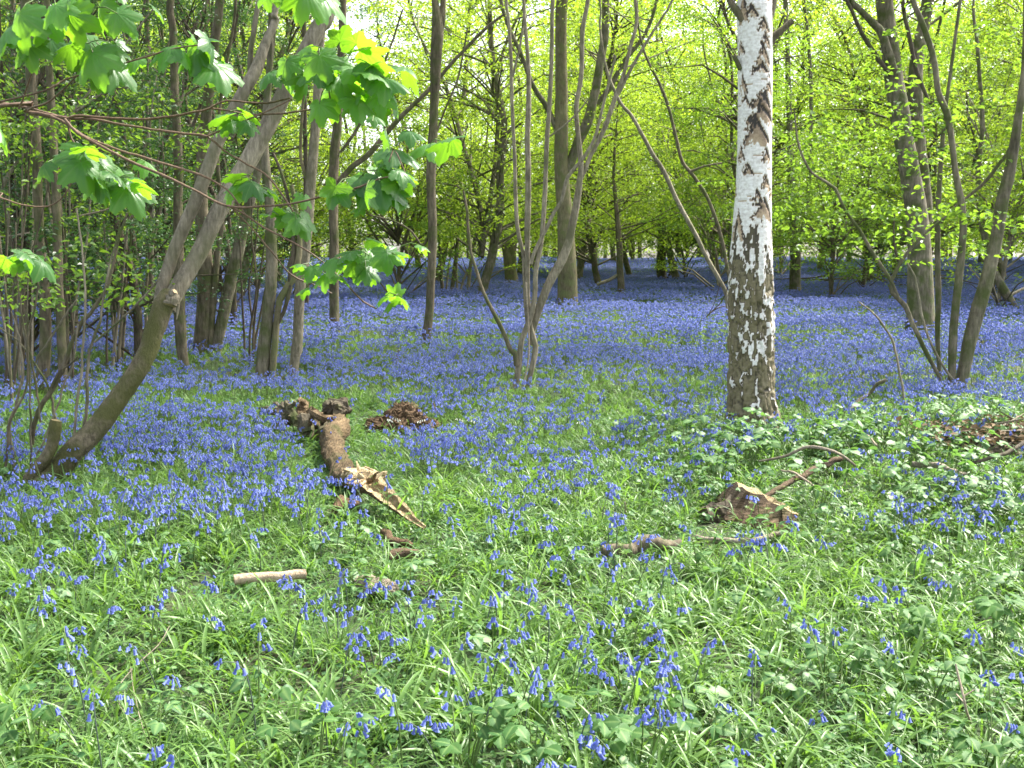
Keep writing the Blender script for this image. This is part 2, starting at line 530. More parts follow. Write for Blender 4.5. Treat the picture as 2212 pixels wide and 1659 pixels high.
simple_stem(lean, [(66, 1052, 30), (78, 1020, 30), (104, 986, 27), (116, 950, 27), (120, 918, 30), (121, 908, 26)], Yb - .02, 'cut_stem', 'bark_lean', ground_it=True, lump=.1, sides=12, step=.03, cap_va=.35)
shoots = [
    [(10, 1043, 7), (22, 919, 7), (58, 846, 6), (66, 737, 6), (78, 657, 5), (84, 591, 4)],
    [(30, 1045, 9), (27, 985, 9), (22, 919, 9), (40, 870, 8), (54, 800, 7), (45, 740, 5), (24, 672, 4)],
    [(62, 1030, 6), (66, 975, 6), (62, 860, 5), (60, 640, 4), (70, 520, 4)],
    [(69, 960, 12), (80, 905, 12), (109, 839, 12), (138, 773, 11), (164, 711, 10), (204, 664, 9), (233, 609, 8), (255, 525, 6), (275, 460, 5)],
    [(157, 958, 7), (167, 861, 7), (178, 773, 6), (182, 664, 6), (178, 560, 5), (165, 450, 4)],
    [(178, 955, 8), (190, 830, 8), (197, 755, 7), (219, 700, 6), (231, 630, 5), (262, 470, 4)],
    [(109, 839, 7), (128, 800, 6), (150, 790, 5), (168, 770, 4)],
    [(69, 795, 5), (119, 718, 5), (166, 648, 4)],
    [(204, 740, 5), (262, 690, 5), (320, 625, 5), (345, 600, 4)],
    [(88, 912, 6), (75, 800, 6), (52, 705, 5), (40, 600, 4), (34, 480, 3)],
    [(75, 985, 6), (98, 945, 5), (150, 800, 5), (168, 700, 4)],
    [(125, 930, 8), (117, 880, 7), (100, 830, 6), (74, 790, 5), (45, 745, 4), (-10, 700, 3)],
]
for k, s in enumerate(shoots):
    simple_stem(lean, s, Yb + .1 + .05 * (k % 4), 'shoot', ['bark_brown', 'bark_pale', 'bark_grey'][k % 3], sides=6, step=.04, lump=.12, wig=.6, seed=30 + k)
mb = MB()
g = np.random.default_rng(3)
cs = [at(x, y, Yb + oy) for x, y, oy in ((60, 560, .2), (20, 600, .4), (100, 575, .3), (130, 640, .3), (230, 560, .5), (200, 520, .6), (60, 620, .6), (280, 640, .5), (310, 610, .4), (250, 590, .7), (30, 660, .5))]
add_sprays(mb, np.array(cs), g.uniform(.16, .28, len(cs)), 26, .06, detail=1, g=g)
# crown far above, out of the picture
P, r = stem3d([(716, -8, 37)], Yb + .85)
cs = P[0] + g.normal(0, 1, (46, 3)) * [1.3, 1.3, .9] + np.array([1.1, .8, 3.2])
add_sprays(mb, cs, .7, 60, .10, g=g)
mb.build('foliage', M['leaf_mid'], lean, smooth=False)

# -- clump behind the leaning tree
px_tree('tree', 'brown-trunked tree directly behind the leaning tree, its foot curving right', 'tree', (400, 804),
        [[(402, 803, 24), (393, 760, 27), (386, 689, 29), (384, 600, 27), (383, 480, 24), (383, 350, 22), (376, 200, 20), (370, 67, 19), (366, -10, 18)]], 'bark_brown', top=12, canopy=(35, 5, 2.2, .8, 85), leaf='leaf_mid')
px_tree('tree', 'upright brown trunk in the middle of the clump behind the leaning fork', 'tree', (436, 770),
        [[(434, 768, 42), (438, 700, 40), (441, 609, 40), (438, 520, 36), (432, 400, 30), (440, 250, 27), (455, 120, 24), (467, 33, 22), (470, -10, 21)],
         [(452, 768, 20), (456, 700, 20), (462, 640, 18), (470, 560, 15), (480, 480, 12), (470, 330, 10), (480, 200, 8)]], 'bark_brown', top=13, canopy=(35, 6, 2.4, .8, 85), leaf='leaf_mid')
px_tree('tree', 'brown trunk slanting up to the right out of the clump behind the fork', 'tree', (465, 770),
        [[(463, 768, 34), (474, 715, 31), (485, 664, 30), (498, 600, 30), (510, 555, 30), (530, 470, 27), (556, 380, 22), (572, 290, 19), (580, 180, 16), (590, 80, 14), (596, -10, 12)]], 'bark_grey', top=10, canopy=(26, 5.5, 2.0, .8, 85), leaf='leaf_mid')
# -- pair and dark companion around 580
px_tree('tree', 'grey trunk with a mossy double stem and dark limb, left of the pinkish trunk', 'tree', (576, 838),
        [[(567, 836, 36), (570, 751, 33), (580, 670, 29), (586, 600, 28), (587, 520, 27), (585, 450, 25), (578, 380, 22), (572, 300, 20), (580, 200, 18), (585, 100, 15), (585, -10, 13)],
         dict(px=[(588, 834, 17), (594, 744, 17), (597, 690, 17), (604, 650, 18), (622, 620, 18), (640, 590, 17), (648, 530, 15), (640, 460, 12), (630, 400, 10)], bark='bark_green', top=None),
         dict(px=[(600, 700, 9), (614, 670, 10), (625, 630, 12), (628, 590, 13), (634, 530, 12), (625, 450, 9), (610, 380, 8), (590, 330, 6)], bark='bark_dark', ground=False, top=None)],
        'bark_grey', top=9, canopy=(8, 5, 1.8, .7, 50))
px_tree('tree', 'straight pinkish-grey trunk with a swollen ring low down, right of the mossy double stem', 'tree', (636, 824),
        [[(633, 822, 27), (638, 770, 25), (641, 755, 30), (643, 745, 27), (647, 651, 27), (653, 584, 28), (661, 517, 27), (668, 430, 26), (675, 330, 25), (682, 230, 24), (690, 120, 20), (700, 20, 16), (702, -10, 15)],
         dict(px=[(668, 400, 10), (650, 350, 9), (648, 300, 8), (655, 200, 7), (660, 90, 6), (656, 0, 5)], ground=False, bark='bark_green', top=None)],
        'bark_pale', top=12, canopy=(60, 6.5, 3.6, 1.1, 85))  # crown above the frame spread wide to shade the bluebells
px_tree('thicket', 'dense dark bare shoots sprouting at the foot of the mossy double trunk', 'thicket', (540, 800),
        [dict(px=[(540 + a, 805, 6), (545 + c, 720, 6), (548 + d, 620, 5), (552 + e, 520, 4), (555 + e * 1.4, 430, 3)], top=None, oy=.3 * i) for i, (a, c, d, e) in enumerate([(0, -6, 5, -8), (8, 2, 10, 20), (-12, -18, -26, -34), (-4, 10, 26, 40), (14, 5, -10, 2)])],
        'bark_dark', part='shoot', sides=6)
px_tree('tree', 'slim grey-brown trunk between the pinkish trunk and the wavy stem', 'tree', (722, 722),
        [[(724, 718, 27), (722, 690, 26), (721, 617, 25), (721, 517, 24), (722, 400, 24), (730, 300, 24), (738, 200, 22), (742, 100, 20), (745, -10, 18)],
         dict(px=[(728, 400, 14), (760, 360, 14), (800, 330, 14), (830, 295, 13), (870, 250, 12), (930, 190, 10), (990, 120, 9), (1050, 60, 8), (1090, 30, 6)], ground=False, top=None, leafy=False),
         dict(px=[(828, 298, 8), (834, 255, 8), (840, 225, 7)], ground=False, top=None),
         dict(px=[(735, 330, 8), (770, 280, 8), (800, 210, 6), (840, 110, 5), (870, 20, 4)], ground=False, top=None)],
        'bark_brown', top=13, canopy=(70, 7, 4.2, 1.1, 85))  # unseen crown widened for the shade it throws on the middle ground
px_tree('tree', 'dark slender wavy trunk standing alone in the bluebells, forked near the top edge', 'tree', (922, 750),
        [[(922, 746, 25), (922, 720, 23), (928, 685, 22), (933, 617, 22), (936, 551, 22), (936, 484, 22), (932, 400, 24), (934, 320, 23), (939, 220, 22), (941, 130, 27), (944, 60, 30), (938, 0, 16), (936, -20, 15)],
         dict(px=[(946, 90, 16), (955, 50, 15), (957, 0, 14), (958, -20, 13)], ground=False, lean=.9),
         dict(px=[(936, 470, 8), (915, 530, 6), (890, 500, 5), (850, 478, 4), (800, 465, 4)], ground=False, top=None),
         dict(px=[(938, 300, 6), (960, 240, 5), (990, 170, 5), (1010, 60, 4)], ground=False, top=None)],
        'bark_brown', top=14, canopy=(150, 7.5, 6.0, 1.3, 95), sides=14)  # crown out of view enlarged so the left carpet falls in shade

# -- thin trunks of the upper left
px_tree('tree', 'tall straight grey-brown trunk at far left behind the hazel shoots', 'tree', (94, 852),
        [[(91, 848, 32), (94, 770, 29), (96, 700, 27), (88, 580, 24), (80, 493, 22), (74, 333, 24), (63, 200, 25), (58, 90, 24), (50, -10, 22)]], 'bark_brown', top=13, canopy=(35, 5, 2.4, .8, 85))
px_tree('tree', 'second straight brown trunk just right of the far-left one', 'tree', (137, 852),
        [[(138, 850, 24), (132, 700, 22), (126, 560, 21), (120, 400, 20), (112, 230, 18), (105, 90, 16), (100, -10, 15)],
         dict(px=[(160, 350, 10), (200, 250, 13), (235, 120, 12), (265, 10, 10)], ground=False, oy=1.5, bark='bark_dark', leafy=False)], 'bark_brown', top=12, canopy=(30, 5, 2.2, .8, 85))
px_tree('sapling', 'bundle of thin pale stems arching from the left edge towards the upper right', 'sapling', (20, 830),
        [dict(px=[(-30, 860, 8), (-20, 600, 8), (5, 410, 8), (40, 350, 7), (90, 300, 6), (150, 250, 6), (230, 150, 5), (330, 20, 4)], top=None, bark='bark_pale'),
         dict(px=[(-40, 860, 8), (-15, 500, 8), (30, 360, 7), (100, 280, 7), (190, 225, 6), (240, 180, 5), (300, 130, 4)], top=None, bark='bark_pale'),
         dict(px=[(70, 860, 5), (72, 500, 5), (74, 300, 4), (76, 150, 3)], top=None, bark='twig_pale'),
         dict(px=[(-20, 515, 5), (80, 500, 5), (150, 472, 5), (225, 455, 4), (290, 425, 3)], top=None, ground=False, bark='twig_pale')],
        'bark_pale', part='stem', sides=7)
for bx, by, lab, sd_ in ((150, 830, 'dense tangle of thin grey shoots between the far-left trunks', 4), (20, 860, 'thin brown shoots crowding the left edge beside the leaning tree', 5), (60, 800, 'crowd of thin bare hazel shoots at the left edge behind the leaning tree', 1), (250, 790, 'loose fan of thin shoots with small leaves left of the leaning trunk', 2), (330, 745, 'far fan of thin brown shoots just left of the fork of the leaning tree', 3)):
    q_ = np.random.default_rng(500 + sd_)
    st_ = []
    for i in range(9):
        x0 = bx + q_.normal(0, 9); lean__ = q_.normal(0, 70); top_ = q_.uniform(60, 420)
        n_ = 5
        st_.append(dict(px=[(x0 + lean__ * (u ** 1.3) + q_.normal(0, 4), by + (top_ - by) * u, (8 - 5 * u) * q_.uniform(.7, 1.2)) for u in np.linspace(0, 1, n_)], top=None, oy=q_.normal(0, .3), bark=['bark_brown', 'bark_pale', 'bark_dark'][i % 3]))
    px_tree('hazel_coppice', lab, 'bush', (bx, by), st_, 'bark_brown', part='stem', sides=6, leaf='leaf_dark' if sd_ in (1, 3, 4) else 'leaf_mid', leaf_len=.06, detail=1,
            sprays=[(bx + q_.normal(0, 60), q_.uniform(120, 600), q_.normal(0, .5), .5, 8, 24) for _ in range(12)])
for i, (x, yb, w, dx, lab) in enumerate([(330, 700, 18, -12, 'slim dark trunk left of the leaning tree, half hidden in dark green leaves'),
                                         (205, 690, 15, 25, 'thin brown trunk leaning right among the left shoots'),
                                         (262, 660, 14, -20, 'thin straight trunk behind the left shoots, against green leaves'),
                                         (500, 640, 16, 10, 'slim trunk seen between the two leaning stems'),
                                         (662, 680, 14, -6, 'short-looking trunk partly hidden behind the pinkish-grey trunk'),
                                         (20, 690, 18, 6, 'dim trunk at the very left edge behind the pale arching stems')]):
    px_tree('tree', lab, 'tree', (x, yb), [[(x, yb, w), (x + dx * .3, yb - 200, w * .9), (x + dx * .7, yb - 430, w * .8), (x + dx, 40, w * .7), (x + dx * 1.1, -10, w * .65)]],
            ['bark_dark', 'bark_brown'][i % 2], top=14, canopy=(34, 3.4, 3.4, 1.1, 80), leaf=['leaf_mid', 'leaf_dark', 'leaf_dark'][i % 3], sides=10)

# -- the hazel coppice in the centre
px_tree('hazel_coppice', 'pale many-stemmed hazel in the middle of the bluebells, stems twisted at the foot', 'tree', (1130, 842), [
    [(1112, 838, 17), (1117, 817, 16), (1121, 784, 15), (1127, 734, 14), (1144, 691, 14), (1154, 641, 13), (1157, 584, 12), (1167, 534, 12), (1174, 460, 12), (1177, 400, 12), (1181, 300, 12), (1187, 200, 11), (1192, 100, 10), (1194, -10, 10)],
    dict(px=[(1138, 840, 14), (1142, 825, 13), (1152, 784, 14), (1157, 747, 14), (1147, 711, 13), (1141, 651, 12), (1139, 551, 13), (1140, 484, 15), (1142, 400, 15), (1141, 300, 14), (1144, 200, 13), (1141, 117, 10), (1134, 33, 9), (1132, -10, 8)], oy=.08),
    dict(px=[(1138, 700, 7), (1134, 650, 8), (1132, 600, 8), (1129, 545, 9), (1117, 484, 10), (1112, 333, 9), (1107, 233, 9), (1104, 133, 9), (1097, 33, 8), (1093, -10, 8)], ground=False, oy=.1),
    dict(px=[(1146, 745, 15), (1151, 714, 16), (1164, 671, 19), (1184, 617, 21), (1207, 574, 22), (1227, 527, 21), (1238, 475, 19), (1248, 410, 17), (1255, 360, 14), (1249, 300, 13), (1244, 233, 12), (1254, 167, 12), (1258, 67, 12), (1271, -5, 11)], oy=.16, ground=False),
    dict(px=[(1249, 395, 12), (1262, 372, 11), (1277, 333, 11), (1304, 283, 12), (1327, 217, 12), (1347, 160, 10), (1361, 100, 9), (1374, 50, 9), (1371, -8, 8)], ground=False, oy=.18),
    dict(px=[(1335, 205, 9), (1365, 145, 8), (1400, 85, 7), (1435, 30, 6), (1454, -5, 6)], ground=False, oy=.2),
    dict(px=[(1117, 790, 16), (1114, 765, 15), (1104, 757, 12), (1084, 711, 11), (1061, 667, 10), (1044, 631, 9), (1031, 591, 8), (1017, 544, 8), (1011, 484, 7), (1010, 460, 7), (1001, 413, 6)], ground=False, top=None, bark='bark_brown', oy=-.02),
    dict(px=[(1146, 570, 10), (1158, 535, 9), (1177, 500, 9), (1200, 455, 9), (1214, 433, 9), (1227, 383, 9), (1257, 347, 9), (1284, 300, 8), (1300, 240, 7), (1330, 120, 6)], ground=False, top=None, oy=-.06),
    dict(px=[(1130, 838, 4), (1143, 770, 4), (1141, 690, 4), (1136, 610, 4)], top=None, bark='twig_pale', oy=-.12),
    dict(px=[(1178, 300, 5), (1215, 275, 5), (1250, 240, 4), (1270, 215, 3)], ground=False, top=None),
    dict(px=[(1130, 60, 5), (1120, 110, 6), (1108, 165, 6)], ground=False, top=None, bark='bark_pale')],
    'bark_pale', top=10, canopy=(26, 6.2, 3.2, .9, 80), part='stem', sides=12, leaf='leaf_lime', leaf_len=.06)

px_tree('tree', 'largest grey beech trunk behind the hazel coppice, limbs spreading to both sides', 'tree', (1224, 668), [
    dict(px=[(1223, 666, 54), (1224, 640, 50), (1225, 584, 46), (1222, 500, 40), (1217, 400, 36), (1213, 300, 34), (1211, 200, 32), (1211, 100, 30), (1214, -5, 29)], bark='bark_green'),
    dict(px=[(1228, 370, 22), (1245, 318, 24), (1268, 270, 25), (1285, 205, 22), (1297, 133, 20), (1307, 67, 20), (1309, -5, 18)], ground=False),
    dict(px=[(1208, 290, 14), (1181, 233, 13), (1151, 187, 12), (1124, 117, 10), (1094, 50, 10), (1080, -5, 9)], ground=False),
    dict(px=[(1290, 225, 10), (1320, 185, 13), (1350, 130, 11), (1395, 70, 9), (1420, -5, 8)], ground=False, oy=.5)],
    'bark_grey', top=17, canopy=(36, 6, 4.6, 1.3, 80), leaf='leaf_lime', sides=16, leaf_len=.1, flare=1.2)
px_tree('tree', 'short reddish-brown trunk with a low leafy crown, right of the largest beech', 'tree', (1341, 642), [
    [(1341, 640, 20), (1341, 615, 18), (1339, 584, 17), (1338, 541, 17), (1335, 500, 14), (1330, 440, 10), (1325, 380, 8)],
    dict(px=[(1337, 592, 8), (1315, 605, 8), (1290, 615, 7)], ground=False, top=None, bark='bark_pale')],
    'bark_brown', top=6, leaf='leaf_lime', canopy=(110, 1.6, 3.8, .85, 75), leaf_len=.09)
px_tree('tree', 'stout dark short trunk under low leaves, left of the birch', 'tree', (1430, 614), [
    [(1430, 612, 26), (1428, 585, 23), (1430, 545, 22), (1432, 500, 18), (1430, 440, 12)],
    dict(px=[(1440, 606, 5), (1450, 585, 5), (1462, 565, 4)], ground=False, top=None, bark='bark_dark')],
    'bark_dark', top=7, leaf='leaf_lime', canopy=(110, 1.7, 4.4, .95, 75), leaf_len=.095)
px_tree('tree', 'grey-green trunk splitting in two above knee height, left of the hazel coppice', 'tree', (1106, 618), [
    [(1107, 615, 38), (1104, 590, 32), (1100, 560, 26), (1090, 520, 18), (1082, 480, 15), (1077, 420, 14), (1074, 330, 12), (1070, 200, 11)],
    dict(px=[(1106, 575, 22), (1108, 540, 20), (1112, 500, 17), (1118, 430, 14), (1122, 330, 12)], ground=False)],
    'bark_green', top=13, canopy=(24, 4.5, 3.2, 1.1, 70), leaf='leaf_lime', leaf_len=.09)
px_tree('hazel_coppice', 'small cluster of thin sticks rising from one foot, right of the wavy trunk', 'tree', (975, 645), [
    [(974, 645, 10), (980, 600, 11), (986, 550, 10), (990, 500, 8), (1003, 440, 6), (1030, 380, 5)],
    dict(px=[(957, 650, 9), (954, 600, 9), (951, 560, 8), (948, 500, 6), (930, 440, 5)], top=6),
    dict(px=[(989, 642, 6), (988, 600, 5), (986, 560, 4), (975, 480, 4)], top=None, bark='bark_pale'),
    dict(px=[(992, 640, 5), (1005, 595, 6), (1020, 568, 4)], top=None, bark='bark_pale'),
    dict(px=[(962, 648, 6), (968, 590, 5), (975, 540, 4)], top=None, bark='bark_pale')],
    'bark_brown', part='stem', top=7, canopy=(12, 2.6, 1.8, .8, 50), leaf='leaf_lime', sides=8)
px_tree('tree', 'forked grey trunk right of the birch with sun on its right edge', 'tree', (1716, 642), [
    [(1717, 640, 34), (1716, 615, 29), (1717, 562, 26), (1714, 510, 24), (1710, 450, 18), (1706, 370, 17), (1704, 280, 15), (1700, 120, 13), (1695, -5, 11)],
    dict(px=[(1722, 540, 14), (1735, 490, 12), (1744, 420, 11), (1750, 320, 10), (1752, 200, 9), (1745, 80, 8), (1735, -5, 8)], ground=False)],
    'bark_grey', top=13, canopy=(26, 3.2, 3.2, 1.0, 70), leaf='leaf_lime', leaf_len=.085)
px_tree('tree', 'big grey beech behind the right-hand hazel stems, twin trunk with limbs to the upper left', 'tree', (1992, 728), [
    dict(px=[(1990, 722, 72), (1989, 680, 64), (1990, 609, 58), (1990, 540, 54), (1980, 433, 52), (1963, 333, 48), (1946, 233, 48), (1930, 120, 44), (1916, 0, 42), (1915, -20, 42)]),
    dict(px=[(2003, 480, 30), (1995, 380, 33), (1985, 280, 34), (1983, 190, 35), (1988, 110, 32), (2006, 33, 30), (2012, -10, 30)], ground=False, oy=.5),
    dict(px=[(1930, 150, 20), (1905, 75, 20), (1880, 45, 17), (1850, 15, 15), (1830, -10, 14)], ground=False, oy=-.15),
    dict(px=[(1925, 165, 10), (1890, 118, 11), (1860, 70, 10), (1838, 20, 9), (1826, -10, 9)], ground=False, oy=-.2, bark='bark_dark'),
    dict(px=[(2004, 215, 9), (1980, 150, 10), (1965, 80, 10), (1950, -10, 10)], ground=False, oy=-.6, bark='bark_dark')],
    'bark_grey', top=16, canopy=(40, 5.5, 4.8, 1.3, 90), leaf='leaf_lime', sides=18, leaf_len=.09, flare=1.2)
px_tree('tree', 'small trunk leaning left behind the thick right-hand hazel stem', 'tree', (2190, 672), [
    [(2190, 668, 24), (2170, 630, 22), (2152, 600, 20), (2138, 560, 18), (2120, 480, 14), (2112, 380, 12), (2120, 250, 10), (2110, 100, 9)]], 'bark_grey', top=9, canopy=(16, 3.0, 2.4, .9, 60), leaf='leaf_lime')

# -- hazel coppice on the right
right_sprays = [(1760, 270, .6, .5, 8, 26), (1860, 330, .4, .55, 10, 26), (1930, 240, .2, .5, 9, 26), (1840, 450, .5, .5, 9, 24), (1950, 430, .3, .5, 9, 24), (2030, 470, -.3, .4, 6, 22),
                (1760, 420, 1.0, .5, 6, 24), (2120, 440, .8, .5, 8, 24), (2170, 500, .5, .4, 6, 22), (2140, 140, .8, .6, 10, 26), (2080, 250, .9, .5, 7, 24), (1800, 180, .8, .5, 7, 24),
                (2180, 300, .6, .5, 7, 24), (1900, 520, .4, .45, 6, 20), (2190, 60, .7, .5, 7, 24), (2120, 40, .9, .5, 6, 24)]
px_tree('hazel_coppice', 'many-stemmed hazel at the right with fresh green leaves, stems fanning out of one foot', 'tree', (2060, 852), [
    [(2074, 846, 34), (2079, 828, 30), (2097, 750, 33), (2115, 687, 34), (2137, 609, 33), (2155, 530, 30), (2170, 440, 29), (2186, 370, 27), (2197, 300, 22), (2208, 200, 16), (2216, 80, 13)],
    dict(px=[(2056, 850, 22), (2058, 800, 19), (2060, 755, 20), (2066, 672, 20), (2075, 578, 19), (2081, 484, 18), (2078, 440, 17), (2064, 367, 15), (2056, 290, 15), (2046, 240, 17), (2028, 200, 15), (2020, 133, 14), (2000, 67, 14), (1977, 12, 13), (1970, -10, 13)], oy=-.05),
    dict(px=[(2034, 840, 11), (2031, 820, 10), (2026, 734, 12), (2028, 640, 14), (2025, 562, 13), (2025, 484, 13), (2030, 380, 11), (2040, 250, 9), (2060, 100, 8)], oy=.25),
    dict(px=[(2034, 835, 9), (2028, 815, 9), (2000, 759, 11), (1969, 696, 11), (1954, 660, 12), (1926, 632, 10), (1922, 618, 9), (1935, 585, 9), (1948, 562, 8), (1985, 515, 7), (2020, 485, 6), (2060, 455, 5)], top=None, oy=-.1),
    dict(px=[(1940, 645, 10), (1919, 600, 9), (1881, 540, 9), (1855, 495, 8), (1827, 457, 7), (1804, 407, 8), (1785, 393, 7), (1754, 373, 6), (1735, 340, 6), (1722, 300, 5), (1716, 240, 4)], top=None, ground=False, oy=-.1),
    dict(px=[(1940, 565, 6), (1930, 520, 5), (1932, 460, 4)], top=None, ground=False, oy=-.1, bark='bark_dark'),
    dict(px=[(2108, 884, 5), (2085, 850, 5), (2053, 812, 6), (2025, 768, 6), (2006, 728, 6), (1994, 690, 6), (1984, 640, 6), (1975, 595, 5), (1960, 568, 4)], top=None, bark='bark_pale', oy=-.2),
    dict(px=[(2215, 190, 12), (2190, 300, 10), (2160, 350, 9), (2120, 400, 8), (2060, 450, 6), (2020, 500, 5)], top=None, ground=False, oy=.3, bark='bark_brown')],
    'bark_grey', top=9, canopy=(6, 5.0, 1.4, .6, 40), part='stem', sides=14, leaf='leaf_mid', leaf_len=.072, detail=1, sprays=[(a_, b_, c_, d_ * 1.1, int(e_ * 1.05), f_ + 2) for a_, b_, c_, d_, e_, f_ in right_sprays])
px_tree('sapling', 'thin bent hazel stem with pale sunny bark, meeting the birch low on its left side', 'sapling', (1568, 700), [
    [(1578, 720, 11), (1570, 640, 11), (1552, 600, 11), (1530, 560, 11), (1500, 500, 11), (1472, 450, 11), (1452, 410, 11), (1430, 365, 11), (1410, 335, 10), (1385, 290, 9), (1362, 248, 9), (1340, 222, 8), (1310, 150, 7), (1296, 60, 6)]],
    'bark_pale', top=7, canopy=(6, 4.0, 1.2, .6, 40), leaf='leaf_lime', part='stem', sides=10)
px_tree('sapling', 'thin dark curved stem left of the birch, reaching up towards the hazel coppice', 'sapling', (1580, 690), [
    [(1590, 690, 9), (1572, 580, 9), (1555, 500, 9), (1530, 430, 9), (1498, 380, 9), (1475, 350, 9), (1462, 300, 8), (1448, 240, 8), (1425, 180, 7), (1395, 120, 6), (1380, 60, 5)],
    dict(px=[(1488, 372, 7), (1520, 360, 5), (1560, 352, 4)], ground=False, top=None)],
    'bark_brown', top=7, canopy=(6, 4.0, 1.2, .6, 40), leaf='leaf_lime', part='stem', sides=10)
px_tree('sapling', 'thin upright stem close against the left side of the birch trunk', 'sapling', (1575, 640), [
    [(1580, 640, 9), (1576, 520, 9), (1574, 420, 8), (1568, 300, 9), (1562, 220, 9), (1570, 150, 7), (1555, 60, 6), (1545, -10, 5)],
    dict(px=[(1562, 240, 5), (1540, 190, 4), (1520, 110, 4), (1518, 40, 3)], ground=False, top=None)],
    'bark_grey', top=8, canopy=(6, 4.0, 1.2, .6, 40), leaf='leaf_lime', part='stem', sides=10)
px_tree('dead_branch', 'dark dry twigs sticking up from the bluebells left of the birch foot', 'branch', (1500, 712), [
    dict(px=[(1500, 700, 3), (1530, 680, 3), (1560, 650, 3), (1572, 620, 2)], top=None),
    dict(px=[(1502, 700, 3), (1545, 668, 3), (1580, 660, 2)], top=None),
    dict(px=[(1530, 681, 2), (1545, 650, 2), (1556, 610, 2)], top=None, ground=False)], 'bark_dark', part='twig', sides=5)


# ------------------------------------------------------------------ the birch
def birch():
    b = ground(1626, 928)
    Y = b[1]
    root = thing('birch_tree', 'white-barked birch with dark diamond scars and a rough fissured lower trunk', 'tree', (b[0], b[1], float(gh(b[0], b[1]))))
    prof = [(1629, 945, 150), (1628, 925, 134), (1626, 895, 119), (1623, 860, 108), (1622, 800, 101), (1622, 700, 99), (1622, 600, 97), (1624, 500, 89), (1628, 400, 80), (1630, 300, 75), (1631, 200, 74), (1631, 100, 76), (1629, 20, 78), (1630, -20, 76)]
    P, r = stem3d(prof, Y, thick=.96)
    P[0][2] -= .12
    P, r = extend(P, r, 13.5, tip=.03, seed=4, lean=.9)
    C = catmull(np.hstack([P, r[:, None]]), .012)
    # dense rows while it shows, sparse above
    vis = C[:, 2] < 4.4
    C = np.vstack([C[vis], C[~vis][::20]])
    p, rr = C[:, :3], C[:, 3]
    n, S = len(p), 128
    ang = np.linspace(0, 2 * math.pi, S, endpoint=False)
    px_y = np.array([H0 / 2 - F0 * np.dot(q - CAM, UPV) / depth(q) for q in p])   # picture row of each ring: a height scale for the scars
    A, Zr = np.meshgrid(ang, px_y)
    # arc position in degrees from the side that faces the path (-Y)
    th = (np.degrees(A) + 90 + 180) % 360 - 180
    g = np.random.default_rng(11)
    Ap = np.mod(A - math.pi / 2, 2 * math.pi)
    nz = noise2(Ap * 3.2, Zr / 14, .5, 5) * .45 + noise2(Ap * 8, Zr / 6, .5, 6) * .35 + noise2(Ap * 18, Zr / 3, .6, 7) * .2
    dark = np.zeros_like(A); brown = np.zeros_like(A)
    scars = [(335, 30, 18, 26, .2), (90, 26, 18, 22, .2), (30, -20, 20, 26, 0), (365, -34, 16, 26, .2), (190, 40, 18, 30, .3), (152, 10, 34, 24, 0), (58, 20, 22, 30, 0), (215, 8, 38, 34, .8), (120, 16, 26, 42, 0), (225, 24, 32, 60, .9), (250, 16, 50, 34, .7), (285, -6, 46, 50, .8), (395, 30, 16, 30, .3), (425, 0, 16, 26, 0), (448, 22, 34, 44, .7),
             (180, -62, 18, 40, 0), (105, -70, 20, 30, 0), (215, -50, 14, 20, 0), (330, -66, 16, 30, 0), (480, -60, 24, 60, 0), (300, 100, 30, 60, .4), (80, 130, 40, 60, .3), (380, -130, 40, 70, .3), (200, 170, 40, 60, .2), (420, 60, 16, 30, 0), (262, -30, 18, 30, 0), (18, -52, 20, 60, .4)]
    for (y0, t0, wd, ht, br) in scars:
        dt = (th - t0 + 180) % 360 - 180 + (nz - .5) * 26
        dy = Zr - (y0 - ht * .5) + (nz - .5) * 30
        edge = np.abs(dt) / wd * ht * .9
        # an inverted V: dark near its edge, brownish within
        v = dy - edge
        inside = (v > -2) & (dy < ht * 1.15) & (np.abs(dt) < wd * 1.1)
        rim = inside & (v < 3 + 15 * nz)
        dark = np.maximum(dark, np.where(rim, 1, 0)); brown = np.maximum(brown, np.where(inside & ~rim, (.25 + .75 * br) * np.clip(1.2 - (v - 6) / (ht * .8), 0, 1), 0))
    # lenticels
    for _ in range(110):
        y0 = g.uniform(-40, 480); t0 = g.uniform(-180, 180); wd = g.uniform(4, 18)
        dt = (th - t0 + 180) % 360 - 180
        dark = np.maximum(dark, np.where((np.abs(dt) < wd) & (np.abs(Zr - y0 - (nz - .5) * 3) < 1.0), .55, 0))
    # lower trunk: plates of dark fissured bark with white remnants
    crack = noise2(Ap * 2.6, Zr / 40, .6, 21) * .5 + noise2(Ap * 6.5, Zr / 18, .6, 22) * .32 + noise2(Ap * 15, Zr / 8, .6, 23) * .18
    thr = np.interp(Zr, [430, 480, 520, 570, 620, 700, 820, 880, 920], [.05, .30, .44, .51, .565, .60, .655, .72, .9])
    thr = thr - .05 * np.clip(np.cos(Ap - 4.3), 0, 1)
    low = np.where(crack < thr, 1.0, 0.0)
    dark_low = low
    # attribute: 0 white, 1 dark, 2..3 mossy brown
    mossn = noise2(Ap * 3, Zr / 60, .6, 31)
    va = np.maximum(dark, dark_low * 1.0)
    plate = (noise2(Ap * 2.8, Zr / 70, .5, 41) * .6 + noise2(Ap * 7, Zr / 26, .5, 42) * .4)
    fiss = np.clip(1 - np.abs(plate - .5) / .06, 0, 1)
    va2 = np.where((dark_low > .5) & (Zr > 560), 2.0 + .8 * mossn - 0.9 * fiss, va)
    va2 = np.where((dark_low > .5) & (Zr <= 560), 1.0 + .9 * mossn, va2)
    va2 = np.where((va2 < .3) & (brown > .1), .30 + .45 * brown, va2)
